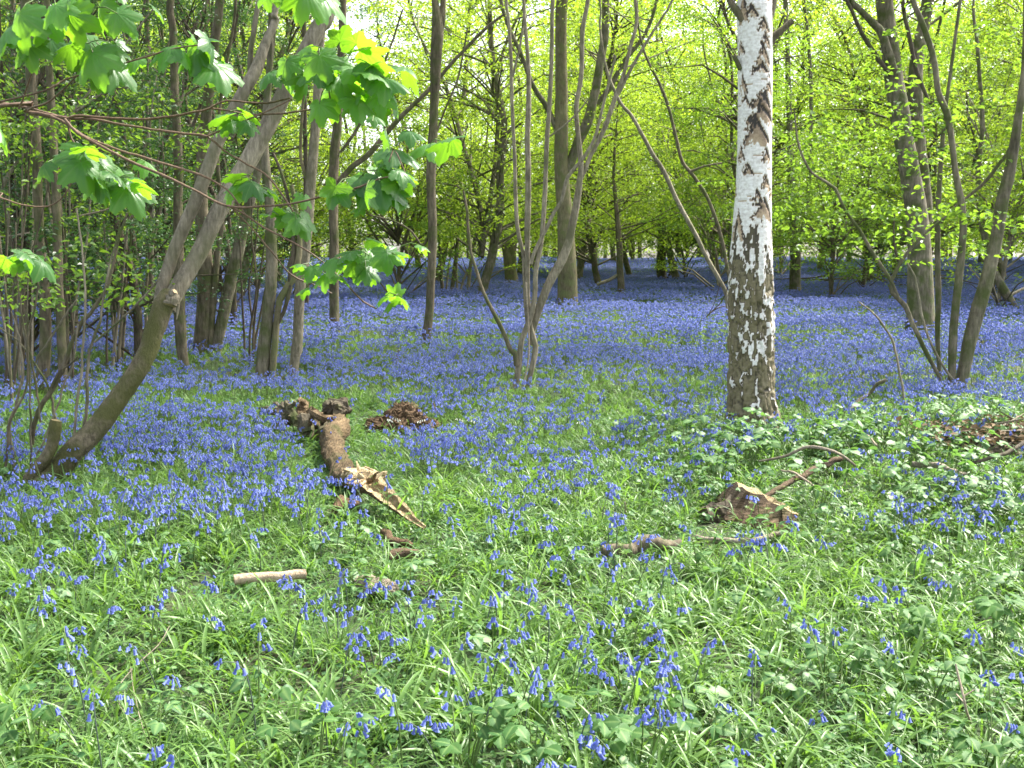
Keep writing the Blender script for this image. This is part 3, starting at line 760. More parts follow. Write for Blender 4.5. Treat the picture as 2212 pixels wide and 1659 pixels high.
    disp = -.010 * np.minimum(1, dark) - .006 * dark_low + .004 * (nz - .5) + np.where(Zr > 500, 0.036 * (plate - .5) * np.clip((Zr - 500) / 150, 0, 1) - .022 * fiss * np.clip((Zr - 500) / 150, 0, 1), 0)
    # buttress flare at the foot
    disp = disp + np.clip((Zr - 850) / 90, 0, 1) ** 2 * .05 * (np.sin(A * 5 + 1) * .5 + .3)
    Rr = rr[:, None] * (1 + .02 * np.sin(A * 2 + Zr / 90)) + disp
    X = np.stack([p[:, 0, None] + np.cos(A) * Rr, p[:, 1, None] + np.sin(A) * Rr, np.broadcast_to(p[:, 2, None], A.shape)], -1)
    i = np.arange(n - 1)[:, None]; j = np.arange(S)[None]; j2 = (j + 1) % S
    F = np.stack([i * S + j, i * S + j2, (i + 1) * S + j2, (i + 1) * S + j], -1).reshape(-1, 4)
    mb = MB(); mb.add(X.reshape(-1, 3), F, rnd=.5, va=va2.ravel())
    m, nt, N = new_mat('birch bark')
    L = nt.links.new
    a = N('ShaderNodeAttribute', attribute_name='va')
    tc = N('ShaderNodeTexCoord')
    mp = N('ShaderNodeMapping'); mp.inputs['Scale'].default_value = (8, 8, 40); L(tc.outputs['Object'], mp.inputs[0])
    n1 = N('ShaderNodeTexNoise'); n1.inputs['Scale'].default_value = 1.5; n1.inputs['Detail'].default_value = 8; L(mp.outputs[0], n1.inputs[0])
    n2 = N('ShaderNodeTexNoise'); n2.inputs['Scale'].default_value = 45; n2.inputs['Detail'].default_value = 6; L(tc.outputs['Object'], n2.inputs[0])
    dv = N('ShaderNodeMath', operation='DIVIDE'); L(a.outputs['Fac'], dv.inputs[0]); dv.inputs[1].default_value = 3
    rp = ramp(N, [(0, (.78, .76, .73)), (.09, (.74, .71, .66)), (.13, (.45, .34, .22)), (.24, (.20, .14, .09)), (.32, (.03, .024, .018)), (.42, (.05, .04, .027)), (.56, (.085, .072, .036)), (.8, (.17, .145, .075))])
    L(dv.outputs[0], rp.inputs[0])
    r1 = ramp(N, [(.3, (.72, .68, .64)), (.6, (1, 1, 1))]); L(n1.outputs[0], r1.inputs[0])
    mx = N('ShaderNodeMixRGB', blend_type='MULTIPLY'); mx.inputs[0].default_value = .7; L(rp.outputs[0], mx.inputs[1]); L(r1.outputs[0], mx.inputs[2])
    r2 = ramp(N, [(.35, (.6, .55, .5)), (.6, (1.1, 1.1, 1.1))]); L(n2.outputs[0], r2.inputs[0])
    mx2 = N('ShaderNodeMixRGB', blend_type='MULTIPLY'); mx2.inputs[0].default_value = .5; L(mx.outputs[0], mx2.inputs[1]); L(r2.outputs[0], mx2.inputs[2])
    bs = N('ShaderNodeBsdfPrincipled'); L(mx2.outputs[0], bs.inputs['Base Color']); bs.inputs['Roughness'].default_value = .65
    bp = N('ShaderNodeBump'); bp.inputs['Strength'].default_value = .35; bp.inputs['Distance'].default_value = .01
    L(n2.outputs[0], bp.inputs['Height']); L(bp.outputs[0], bs.inputs['Normal'])
    out = N('ShaderNodeOutputMaterial'); L(bs.outputs[0], out.inputs[0])
    mb.build('trunk', m, root)
    simple_stem(root, [(1652, 105, 26), (1668, 82, 22), (1690, 62, 15), (1712, 45, 14)], Y - .02, 'branch', 'bark_brown', sides=10, lump=.15, step=.03, cap_va=.6)
    simple_stem(root, [(1608, 42, 30), (1594, 26, 22), (1580, 6, 17), (1568, -20, 14), (1530, -90, 10), (1480, -160, 6)], Y - .05, 'branch', 'bark_brown', sides=10, lump=.1, step=.04)
    simple_stem(root, [(1662, 40, 20), (1672, 10, 18), (1678, -30, 16), (1700, -120, 12), (1730, -240, 8)], Y + .05, 'branch', 'bark_grey', sides=10, lump=.1, step=.05)
    simple_stem(root, [(1600, 150, 12), (1588, 125, 10), (1584, 120, 8)], Y - .05, 'branch_stub', 'bark_brown', sides=8, lump=.15, step=.02)
    cr = MB(); gg = np.random.default_rng(9)
    cs = np.stack([gg.normal(b[0], 1.1, 40), gg.normal(Y, 1.1, 40), gg.uniform(7.5, 14, 40)], -1)
    add_sprays(cr, cs, .6, 45, .06, g=gg)
    for c in cs[:26]:
        z0 = c[2] - .9
        q = np.array([np.interp(z0, P[:, 2], P[:, i]) for i in range(3)])
        tube(cr, [q, (q + c) / 2 + [0, 0, .25], c], [.025, .014, .004], sides=5, step=.4, cap=False, lump=0, mat=1)
    cr.build('foliage', [M['leaf_mid'], M['bark_dark']], root, smooth=False)


birch()

# ------------------------------------------------------------------ trees of the wood behind
def variant(seed, H, zlo, Rc, nsp, per, L, rt, forks=2):
    """local meshes of one kind of background tree: trunk with limbs, crown"""
    g = np.random.default_rng(seed)
    tr, cr = MB(), MB()
    stems = []
    for k in range(forks):
        d = np.array([g.normal(0, .09), g.normal(0, .09), 1.0])
        pts = [np.array([0, 0, -.3]), np.array([0, 0, 0.0])]
        split = g.uniform(.6, 3.5) if k else 0
        rad = [rt * 1.35, rt * 1.12]
        n = 9
        for i in range(1, n + 1):
            z = H * i / n
            d = d + g.normal(0, .035, 3) * [1, 1, 0]
            sp = max(0, z - split) if k else z
            pts.append(np.array([d[0] * sp + (k * .18 * sp * math.cos(seed + k * 2.4)), d[1] * sp + k * .18 * sp * math.sin(seed + k * 2.4), z]))
            rad.append((rt * (1 if k == 0 else .6)) * (1 - .88 * i / n) + .012)
        if k:
            keep = [i for i, q in enumerate(pts) if q[2] > split * .7]
            pts = [pts[i] for i in keep]; rad = [rad[i] for i in keep]
        pts = np.array(pts)
        tube(tr, pts, rad, sides=9, step=.45, lump=.07, wig=.3, seed=seed + k)
        stems.append((pts, np.array(rad)))
    cs, rs = [], []
    for i in range(nsp):
        z = zlo + (H + .3 - zlo) * g.random() ** 1.15
        u = (z - zlo) / (H - zlo)
        w = Rc * (math.sqrt(max(0.03, 1 - (2 * max(u, .28) / 1.0 - .75) ** 2 * .75)) if u < .9 else .35) * (.75 + .4 * g.random())
        st, rd = stems[i % len(stems)]
        c = np.array([np.interp(max(0.3, z - .5), st[:, 2], st[:, j]) for j in range(3)])
        a = g.uniform(0, 6.28); q = w * math.sqrt(g.uniform(.05, 1))
        e = c + np.array([math.cos(a) * q, math.sin(a) * q, .5 + .12 * q])
        e[2] = max(e[2] - .08 * q * q, zlo)
        cs.append(e); rs.append(g.uniform(.5, 1.15) * Rc * .27)
        if i % 2 == 0:
            mid = (c * .45 + e * .55) + g.normal(0, .12, 3) + [0, 0, .1]
            tube(tr, [c - [0, 0, .4], mid, e], [.012 + .012 * q, .008 + .006 * q, .005], sides=4, step=.8, cap=False, lump=0)
    add_sprays(cr, np.array(cs), np.array(rs), per, L, g=g, tilt=.6)
    return tr, cr


def make_variant(seed, bark, leaf, *a, **k):
    tr, cr = variant(seed, *a, **k)
    return tr.mesh('trunk', M[bark]), cr.mesh('crown', M[leaf], smooth=False)


VAR = {
    'beech': [make_variant(s, b, l, H, 1.9, 3.3, 240, 95, .10, .13, forks=f) for s, b, l, H, f in
              ((101, 'bark_grey', 'leaf_lime', 12, 2), (102, 'bark_brown', 'leaf_lime', 13, 1), (103, 'bark_grey', 'leaf_lime', 11, 3), (104, 'bark_brown', 'leaf_mid', 12, 2))],
    'far': [make_variant(s, b, l, H, 2.2, 4.4, 240, 85, .17, .17, forks=f) for s, b, l, H, f in
            ((111, 'bark_grey', 'leaf_lime', 16, 2), (112, 'bark_brown', 'leaf_lime', 18, 1), (113, 'bark_grey', 'leaf_mid', 16, 2))],
    'bush': [make_variant(s, b, l, H, .7, 2.1, 110, 90, .08, .045, forks=4) for s, b, l, H in ((121, 'bark_brown', 'leaf_mid', 4.2), (122, 'bark_pale', 'leaf_lime', 4.8))],
    'dark': [make_variant(s, 'bark_dark', 'leaf_dark', H, 1.0, 2.2, 100, 80, .08, .09, forks=2) for s, H in ((131, 8.5), (132, 11))],
}


def place(kind, v, x, y, s, rz, label, cat, group, name):
    tm, cm = VAR[kind][v % len(VAR[kind])]
    root = thing(name, label, cat, (x, y, float(gh(x, y))), group)
    root.rotation_euler = (0, 0, rz)
    root.scale = (s, s, s)
    for nm, me in (('trunk', tm), ('crown', cm)):
        o = bpy.data.objects.new(nm, me)
        col.objects.link(o)
        o.parent = root


g = np.random.default_rng(42)
spots = []


def free(x, y, d):
    return all((x - a) ** 2 + (y - b_) ** 2 > d * d for a, b_ in spots)


def scatter_trees(n, y0, y1, half, mind):
    out, tries = [], 0
    while len(out) < n and tries < 6000:
        tries += 1
        y = math.sqrt(g.uniform(y0 * y0, y1 * y1)); x = g.uniform(-half, half) * y
        if abs(x / y + .15) < .012 + 2.3 / y:
            continue
        if free(x, y, mind):
            spots.append((x, y)); out.append((x, y))
    return out


for i, (x, y) in enumerate(scatter_trees(20, 27, 42, .62, 3.0)):
    place('beech', int(g.integers(0, 4)), x, y, g.uniform(.85, 1.15), g.uniform(0, 6.28), 'slender forest tree with fresh yellow-green leaves in the middle distance', 'tree', 'trees in the middle distance', 'forest_tree')
for i, (x, y) in enumerate(scatter_trees(46, 42, 78, .62, 3.0)):
    place('far' if y > 52 else 'beech', int(g.integers(0, 4)), x, y, g.uniform(.85, 1.15), g.uniform(0, 6.28), 'distant forest tree, thin trunk beyond the far bluebells', 'tree', 'trees in the far wood', 'forest_tree')
for i, (px, y) in enumerate([(860, 30), (1010, 34), (1480, 40), (1560, 33), (1800, 30), (620, 30), (1250, 48), (1690, 44), (1900, 42), (2160, 26)]):
    x = at(px, 545, y)[0]
    place('bush', i, x, y, g.uniform(.9, 1.2), g.uniform(0, 6.28), 'low leafy hazel bush under the trees at the far edge of the bluebells', 'bush', 'low bushes at the far edge', 'hazel_bush')
for i, (px, y, s) in enumerate([(330, 17, .75), (250, 21, .9), (150, 14.5, .7), (440, 24, .9), (40, 12.5, .62), (760, 40, 1.25), (1870, 34, .6), (2150, 30, .62), (560, 34, 1.0), (290, 12.8, .62), (30, 20, 1.0), (500, 19, .7), (380, 27, 1.1), (180, 26, 1.1), (90, 30, 1.2), (470, 30, 1.1)]):
    x = at(px, 545, y)[0]
    place('dark', i, x, y, s, g.uniform(0, 6.28), ['small dark-leaved evergreen among the trunks behind the leaning tree', 'dark evergreen with gappy crown seen against the white sky', 'dark evergreen thicket low behind the right-hand trunks'][0 if i < 5 or i >= 8 else (1 if i == 5 else 2)],
          'evergreen', ['evergreens on the left', None, 'evergreens on the right'][0 if i < 5 or i >= 8 else (1 if i == 5 else 2)], 'evergreen_tree')


def far_wood():
    mb, gg = MB(), np.random.default_rng(77)
    n = 5200
    a = gg.uniform(-.66, .66, n); y = gg.uniform(88, 118, n)
    z = 2.0 + 26 * gg.random(n) ** 1.1
    gap = noise2(a * 40, z * .9, 2.2, 91)
    keep = (gap > .22) & ((np.abs(a + .15) > .03) | (z < 9)) & ((a > -.10) | (gap > .36))
    C = np.stack([np.tan(a) * y, y, z - .5], -1)[keep]
    add_sprays(mb, C, gg.uniform(1.0, 2.2, len(C)), 34, .34, g=gg, flat=.25)
    for _ in range(150):
        yy = gg.uniform(86, 116); x = math.tan(gg.uniform(-.66, .66)) * yy
        z0 = float(gh(x, yy)) - .3
        tube(mb, [(x, yy, z0), (x + gg.normal(0, .3), yy, z0 + 6), (x + gg.normal(0, .8), yy, z0 + 18)], [.24, .18, .05], sides=6, step=3, cap=False, mat=1)
    o = mb.build('distant_woodland', [M['leaf_lime'], M['bark_brown']], smooth=False)
    tag(o, 'far wall of sunlit woodland closing the view beyond the bluebells', 'woodland', kind='stuff')


far_wood()


# ------------------------------------------------------------------ sycamore branch hanging in from the left
def syc_leaf(g):
    """palmate leaf of unit length, base at the origin, tip along +Y, normal +Z, pleated and drooping"""
    nA, nR = 96, 7
    th = np.linspace(-math.pi * .95, math.pi * .95, nA)
    lobes = [(0, .86, .40), (.98, .80, .40), (-.98, .80, .40), (1.95, .62, .46), (-1.95, .62, .46)]
    rad = np.full(nA, .34)
    for t0, l, w in lobes:
        x = np.clip(np.abs(th - t0) / w, 0, 1.6)
        rad = np.maximum(rad, l * (1 - .30 * x ** 1.5))
    rad = np.convolve(np.pad(rad, 2, mode='edge'), [.1, .2, .4, .2, .1], 'valid')
    rad *= 1 + .028 * np.sign(np.sin(th * 24 + g.uniform(0, 6))) + g.normal(0, .010, nA)
    rad *= np.clip((math.pi * .99 - np.abs(th)) / .45, .3, 1)
    s = np.linspace(0, 1, nR) ** .8
    X = s[:, None] * rad[None] * np.sin(th)[None]
    Y = s[:, None] * rad[None] * np.cos(th)[None]
    rr = s[:, None] * rad[None]
    cup, tipd = g.uniform(.5, 1.3), g.uniform(.4, 1.1)
    vein = np.max([np.exp(-((th - t0) / .03) ** 2) for t0, l, w in lobes], axis=0)
    pleat = -.02 * vein + .022 * np.cos(th * 6.4) + .010 * np.cos(th * 19)
    Z = rr * pleat[None] * 1.5 + .012 * np.sin(rr * 30) * np.abs(np.sin(th * 3.2))[None] - cup * (np.abs(X) ** 1.6) * .8 - tipd * np.clip(Y, 0, None) ** 2 * .8
    V = np.stack([X, Y, Z], -1).reshape(-1, 3)
    i = np.arange(nR - 1)[:, None]; j = np.arange(nA - 1)[None]
    F = np.stack([i * nA + j, i * nA + j + 1, (i + 1) * nA + j + 1, (i + 1) * nA + j], -1).reshape(-1, 4)
    va = np.broadcast_to(vein[None] * (1 - .5 * s[:, None]) * .75, (nR, nA)).ravel()
    return V, F, va


def sycamore():
    Y0 = 2.75
    base = np.array([-2.35, 2.9, 0.0]); base[2] = float(gh(base[0], base[1]))
    root = thing('sycamore_sapling', 'sycamore branch with drooping fresh green lobed leaves reaching in from the left edge', 'sapling', base)
    tr = MB()
    tube(tr, [base - [0, 0, .2], base + [.02, 0, .9], base + [-.03, .02, 1.7], base + [.03, 0, 3.0], base + [0, .1, 4.4]], [.05, .042, .036, .026, .01], sides=12, step=.08)
    tr.build('trunk', M['bark_grey'], root)
    gg = np.random.default_rng(21)
    tw = {
        'a': ([(0, 228, 10), (50, 240, 11), (100, 250, 11), (145, 256, 11)], .0, .0),
        'a0': ([(-180, 205, 9), (-60, 213, 9), (0, 221, 7), (60, 233, 7), (110, 246, 7), (140, 258, 8)], .05, .0),
        'b': ([(145, 257, 9), (180, 250, 7), (240, 253, 7), (300, 255, 7), (370, 250, 6), (420, 241, 6), (455, 233, 6), (490, 216, 5), (530, 220, 5), (577, 222, 5), (627, 212, 4)], .0, .12),
        'b2': ([(455, 234, 5), (500, 240, 5), (534, 248, 5), (594, 244, 5), (657, 238, 5), (714, 225, 4), (711, 200, 4), (712, 180, 4)], .08, .0),
        'c': ([(145, 257, 7), (200, 258, 7), (260, 268, 6), (310, 275, 6), (400, 289, 6), (448, 295, 6), (484, 322, 5), (534, 353, 5), (571, 373, 5), (604, 412, 5), (631, 453, 5), (646, 490, 4), (662, 528, 3)], .02, -.1),
        'c2': ([(446, 295, 5), (484, 280, 5), (550, 253, 4), (600, 230, 4), (630, 214, 3)], -.03, .05),
        'd': ([(110, 252, 8), (133, 262, 7), (165, 285, 7), (215, 308, 6), (280, 330, 6), (360, 352, 6), (430, 375, 6), (473, 398, 5), (500, 420, 4), (534, 470, 4)], -.04, -.1),
        'e': ([(140, 258, 8), (170, 288, 7), (240, 325, 7), (330, 366, 7), (420, 407, 6), (495, 444, 6), (567, 444, 5), (634, 438, 5), (697, 423, 5), (777, 403, 5), (821, 385, 4), (877, 377, 3)], -.08, -.25),
        'e2': ([(493, 443, 5), (534, 466, 5), (567, 490, 5), (617, 515, 4), (671, 546, 4), (717, 584, 4), (751, 617, 4), (784, 651, 4), (814, 667, 4)], -.15, -.1),
        'e3': ([(498, 446, 5), (534, 482, 4), (574, 527, 4), (600, 560, 4), (617, 582, 4), (644, 601, 4), (671, 611, 3), (717, 634, 3)], -.15, .1),
        'f': ([(150, 258, 6), (148, 280, 6), (155, 300, 5), (175, 330, 4), (170, 350, 3)], -.02, .0),
        'g': ([(60, 238, 6), (110, 215, 5), (150, 180, 4), (180, 140, 4), (200, 110, 3)], -.05, -.1),
        'g2': ([(40, 236, 5), (60, 180, 4), (80, 110, 4), (90, 60, 3), (120, 30, 3)], -.1, -.1),
        'h': ([(0, 222, 5), (150, 170, 4), (260, 140, 4), (380, 105, 4), (450, 95, 3)], -.2, .0),
        'i': ([(560, -60, 6), (610, -20, 5), (640, 10, 4)], -.1, .0),
        'k': ([(840, 350, 3), (850, 320, 3), (877, 377, 3)], -.3, .0),
        'l': ([(-60, 420, 4), (0, 428, 4), (45, 443, 4), (105, 445, 4), (140, 420, 3), (160, 380, 3)], .3, .0),
    }
    # connect the off-frame start to the sapling stem
    for kname, (pts, oy, dY) in tw.items():
        P, r = stem3d(pts, Y0 + oy, dY)
        if kname in ('a', 'a0', 'h', 'l'):
            P = np.vstack([base + [0, 0, P[0][2] - base[2] - .12], P]); r = np.concatenate([[r[0] * 1.5], r])
        if kname == 'i':
            P = np.vstack([base + [0, 0, 2.35], base + [.9, -.1, 2.5], P]); r = np.concatenate([[.011, .008], r])
        mb = MB(); tube(mb, P, r, sides=7, step=.02, lump=.08, wig=.35)
        mb.build('twig', M['twig'], root)
    # leaf clusters: each entry (px, py, size in picture units, heading on screen in degrees: 0 right, -90 down, tilt to viewer)
    clusters = {
        'top left': [(42, 30, 120, -100, .9), (18, 60, 110, -110, .7), (120, 12, 110, -70, 1.0), (150, 30, 120, -95, .9), (105, 45, 100, -120, .6), (215, 15, 95, -80, -.5), (255, 30, 90, -40, .5), (285, 45, 90, -60, -.4), (60, 95, 90, -80, .4)],
        'below top left': [(110, 85, 85, -150, .3), (175, 85, 100, -30, .5), (200, 115, 130, -85, .9), (235, 130, 125, -60, .8), (240, 95, 90, -20, .4), (155, 100, 80, -170, -.4)],
        'second': [(370, 100, 90, 190, .9), (425, 108, 95, -90, .9), (455, 90, 80, -60, -.5), (465, 140, 110, -55, .8), (480, 150, 75, -70, -.5), (440, 85, 70, 20, .3)],
        'top middle': [(660, -20, 115, -90, -.6), (690, -15, 105, -70, -.5), (600, -25, 80, -130, .9), (575, -20, 75, -100, .9), (640, -25, 100, -110, -.4)],
        'main': [(655, 105, 100, 195, .9), (690, 120, 105, -60, .8), (735, 90, 100, 60, -.4), (780, 110, 105, 20, -.5), (770, 150, 120, -30, -.6), (640, 150, 90, -110, -.6), (610, 160, 95, -90, -.5), (660, 160, 90, -70, -.5), (690, 150, 110, 200, .8), (735, 165, 125, -25, .85), (800, 160, 95, -5, -.5), (835, 170, 105, -30, .8), (850, 205, 80, -60, -.5), (820, 205, 80, -80, -.4), (715, 200, 100, -110, .7), (770, 95, 80, 80, -.3), (815, 145, 80, 70, -.4), (690, 225, 80, -100, .6)],
        'single yellow': [(495, 250, 70, -160, -.5), (530, 245, 70, -20, -.4), (500, 262, 65, -60, .5), (480, 265, 55, 200, -.5)],
        'left yellow': [(-10, 240, 110, -40, -.6), (-20, 260, 100, -20, -.5)],
        'right upper': [(835, 290, 80, -45, -.4), (850, 322, 105, -10, .9), (930, 310, 100, -170, .8), (838, 335, 70, -110, .7)],
        'right lower': [(775, 385, 115, -130, .9), (800, 380, 105, -50, .8), (820, 395, 110, -70, .9), (860, 365, 110, 5, -.3), (855, 395, 105, -65, -.5), (840, 410, 100, -35, .85), (790, 410, 80, -100, -.5), (740, 420, 60, 180, -.3)],
        'left lower': [(155, 335, 80, -160, .8), (185, 325, 85, 30, -.5), (175, 350, 105, -70, .9), (215, 350, 85, -40, .5), (215, 385, 75, -80, .5), (245, 375, 85, -20, -.5), (285, 385, 60, 30, -.4), (275, 405, 100, -40, .9), (235, 400, 70, -120, .4), (200, 395, 70, -90, -.3)],
        'small middle': [(520, 398, 75, -170, .4), (545, 395, 70, -40, .4), (500, 405, 60, -120, .4), (560, 405, 55, -10, .3), (585, 410, 50, -30, -.3)],
        'lower middle': [(615, 455, 60, 130, -.4), (620, 462, 75, -50, .6), (650, 470, 80, -50, .8), (640, 475, 60, -100, .4)],
        'lowest': [(755, 545, 75, 190, .6), (770, 545, 70, 150, .5), (800, 540, 85, -10, .5), (790, 560, 75, -80, .7), (835, 545, 75, -80, .8), (850, 545, 60, 10, -.4), (720, 560, 65, -160, .5), (770, 570, 60, -110, .5), (860, 555, 45, -30, -.3)],
        'low left of lowest': [(705, 590, 60, -170, .6), (680, 590, 50, 150, -.3), (730, 595, 60, -5, -.3)],
        'tip': [(845, 655, 55, -150, -.2), (840, 645, 40, 60, -.2), (870, 645, 50, -20, -.3), (865, 650, 40, 90, -.3)],
        'edge': [(30, 552, 75, -160, -.4), (50, 548, 70, -20, .4), (90, 565, 80, -30, .6), (70, 570, 60, -80, .4), (10, 560, 70, 200, -.3)],
    }
    depths = {'top left': 2.5, 'below top left': 2.6, 'second': 2.6, 'top middle': 2.6, 'main': 2.78, 'edge': 3.1, 'right upper': 2.5, 'right lower': 2.48, 'lowest': 2.5, 'low left of lowest': 2.52, 'tip': 2.45, 'left lower': 2.68, 'lower middle': 2.62, 'small middle': 2.62}
    for cname, items in clusters.items():
        Yc = depths.get(cname, 2.75)
        ctr = np.mean([[q[0], q[1]] for q in items], 0)
        mb = MB()
        items = list(items) + [(q[0] + gg.normal(0, .5) * q[2], q[1] + gg.normal(0, .26) * q[2], q[2] * gg.uniform(.6, .95), q[3] + gg.normal(0, 30), q[4] * gg.choice([1, -1])) for q in items if gg.random() < .6]
        for (px, py, sz, head, tilt) in items:
            sz = sz * gg.uniform(.68, .92)
            Yl = Yc + gg.normal(0, .05)
            p = at(px, py, Yl)
            L = sz * .90 * depth(p) / F0 * (1.0 if abs(tilt) > .4 else .9)
            h = R(head + gg.normal(0, 8))
            # axis in the picture plane, with a drop away from or towards the viewer
            axis = norm(np.array([math.cos(h), gg.normal(0, .3) - .45 * abs(math.sin(h)) - .15, math.sin(h) * .85 - .08]))
            # tilt > 0: upper side towards viewer, < 0: seen from below against the light
            nrm = np.array([gg.normal(0, .3), -.38 if tilt > 0 else .42, .85 + .25 * gg.random()])
            side = norm(np.cross(axis, nrm)); up = np.cross(side, axis)
            V, F, va = syc_leaf(gg)
            V = V * L * [1, 1, 1]
            # widen from the base: the blade starts a little way along
            W = p + V[:, :1] * side + V[:, 1:2] * axis + V[:, 2:3] * up
            mb.add(W, F, va=va)
            # petiole back to the cluster twig
            q = at(px - math.cos(h) * sz * .45 + (ctr[0] - px) * .25, py + math.sin(h) * sz * .3 + (ctr[1] - py) * .25 - 2, Yc)
            tube(mb, [q, (p + q) / 2 + [0, 0, .008], p], [.0016, .0014, .0012], sides=4, step=.02, cap=False, mat=1, lump=0)
        mb.build('leaf_cluster', [M['leaf_syc'], M['stalk']], root)


sycamore()


# ------------------------------------------------------------------ dead wood on the ground
M['rot'] = bark_mat('rotten brown wood', (.06, .04, .022), (.30, .215, .12), moss=.3, vec=(26, 4, 26), bump=1.5, mosscol=(.09, .085, .03))
M['split'] = bark_mat('pale split wood', (.22, .15, .07), (.72, .59, .36), moss=0, vec=(40, 5, 40), bump=1.2)
M['clod'] = bark_mat('crumbly rotten stump', (.05, .032, .018), (.27, .175, .10), moss=.25, scale=26, zs=1, bump=1.2)
M['grey_wood'] = bark_mat('weathered grey wood', (.2, .17, .13), (.45, .39, .31), moss=.1, scale=26, zs=.6)
M['cut_bark'] = bark_mat('pale cut log bark', (.40, .30, .20), (.66, .54, .40), moss=0, scale=24, zs=.6, endcol=(.34, .20, .11))
M['brown_wood'] = bark_mat('brown split log', (.05, .033, .02), (.20, .14, .085), moss=.2, vec=(4, 14, 30), bump=1.3)


def gpts(spec, up=.0):
    P, r = [], []
    for q in spec:
        u = q[3] if len(q) > 3 else up
        p = ground(q[0], q[1], u)
        P.append(p); r.append(q[2] / 2 * depth(p) / F0)
    return np.array(P), np.array(r)


def rotten_log():
    b = ground(740, 1000)
    root = thing('rotten_log', 'long rotten fallen trunk with forked root end and bright splintered near end', 'log', (b[0], b[1], float(gh(b[0], b[1]))))
    P, r = gpts([(712, 888, 40, .22), (722, 900, 44, .18), (731, 935, 45, .13), (737, 968, 46, .13), (744, 1000, 45, .13), (760, 1028, 43, .13), (782, 1046, 40, .13)])
    mb = MB(); tube(mb, P, r, sides=22, step=.04, lump=.16, wig=.25, seed=3, crag=.05); mb.build('trunk', M['rot'], root)
    mb = MB()
    for q, s_ in enumerate(([(722, 908, 40, .14), (716, 897, 42, .19), (713, 886, 26, .25), (708, 878, 8, .29)], [(728, 906, 36, .15), (735, 894, 34, .2), (741, 884, 20, .25), (744, 878, 6, .27)], [(722, 900, 34, .18), (724, 888, 26, .24), (728, 880, 8, .28)])):
        P, r = gpts(s_); tube(mb, P, r, sides=11, step=.016, lump=.22, wig=.5, seed=4 + q, crag=.2)
    mb.build('knot', M['bark_dark'], root, smooth=False)
    for k, s in enumerate([[(712, 934, 34, .10), (690, 932, 30, .10), (672, 926, 26, .12), (655, 908, 24, .16), (641, 892, 22, .22), (626, 876, 14, .28), (616, 866, 4, .33)],
                           [(655, 905, 16, .14), (640, 910, 14, .12), (608, 920, 9, .08), (588, 924, 4, .06)],
                           [(645, 896, 16, .18), (615, 892, 13, .15), (590, 886, 12, .16), (570, 880, 8, .18), (558, 882, 3, .17)],
                           [(650, 900, 16, .18), (655, 880, 13, .24), (643, 864, 4, .32)],
                           [(640, 890, 16, .2), (630, 880, 13, .26), (636, 866, 5, .34)],
                           [(660, 912, 12, .14), (668, 892, 9, .22), (672, 880, 3, .27)],
                           [(630, 880, 9, .24), (606, 876, 7, .26), (590, 868, 3, .28)],
                           [(718, 905, 16, .24), (695, 912, 14, .2), (670, 918, 10, .16)]]):
        P, r = gpts(s)
        mb = MB(); tube(mb, P, r, sides=9, step=.018, lump=.25, wig=.9, seed=10 + k, crag=.2); mb.build('root', M['rot' if k % 2 else 'bark_brown'], root, smooth=False)
    # splintered hollow near end: an open trough of pale wood, rough edged
    P, _ = gpts([(768, 1034, 10, .12), (792, 1052, 10, .12), (821, 1074, 10, .11), (859, 1102, 10, .10), (890, 1126, 10, .08), (916, 1142, 10, .06)])
    C = catmull(P, .025); n = len(C)
    gg = np.random.default_rng(5)
    T = norm(np.gradient(C, axis=0)); S = norm(np.cross(T, [0, 0, 1])); U = np.cross(S, T)
    wid = np.interp(np.linspace(0, 1, n), [0, .2, .5, .8, 1], [.075, .085, .062, .04, .014])
    na = 13
    ph = np.linspace(-2.0, 1.5, na)
    jag = np.cumsum(gg.normal(0, .12, (n, 2)), 0); jag -= np.linspace(0, 1, n)[:, None] * jag[-1]
    rows = []
    for i in range(n):
        a = ph + np.linspace(jag[i, 0], jag[i, 1], na) * .25
        rr = wid[i] * (1 + gg.normal(0, .05, na))
        rows.append(C[i] + S[i] * (np.sin(a) * rr)[:, None] - U[i] * (np.cos(a) * rr * .8)[:, None] + U[i] * wid[i] * .6)
    outer = np.array(rows)
    inner = []
    for i in range(n):
        a = ph + np.linspace(jag[i, 0], jag[i, 1], na) * .25
        rr = wid[i] * (.62 + .1 * np.sin(i * .9 + ph * 2) + gg.normal(0, .05, na)) * (0.15 if i < n * .22 else 1)
        base = U[i] * wid[i] * (.95 if i < n * .22 else .6)
        inner.append(C[i] + S[i] * (np.sin(a) * (rr if i >= n * .22 else wid[i] * .8))[:, None] - U[i] * (np.cos(a) * rr * .75)[:, None] + base)
    inner = np.array(inner)
    mb = MB()
    ii = np.arange(n - 1)[:, None]; jj = np.arange(na - 1)[None]
    F = np.stack([ii * na + jj, ii * na + jj + 1, (ii + 1) * na + jj + 1, (ii + 1) * na + jj], -1).reshape(-1, 4)
    mb.add(outer.reshape(-1, 3), F, mat=1)
    mb.add(inner.reshape(-1, 3), F[:, ::-1], mat=0)
    for e in (0, na - 1):
        V = np.concatenate([outer[:, e], inner[:, e]]); k = np.arange(n - 1)
        mb.add(V, np.stack([k, k + 1, n + k + 1, n + k], -1), mat=0)
    mb.build('splintered_end', [M['split'], M['rot']], root, smooth=False)
    for s in ([(800, 1040, 14, .16), (812, 1030, 10, .20), (818, 1020, 5, .24)], [(770, 1060, 12, .05), (758, 1075, 9, .04), (752, 1084, 4, .04)]):
        P, r = gpts(s); mb = MB(); tube(mb, P, r, sides=8, step=.02, lump=.3, wig=.6); mb.build('splinter', M['rot'], root)
    # ragged shreds of pale wood where it broke
    mb = MB()
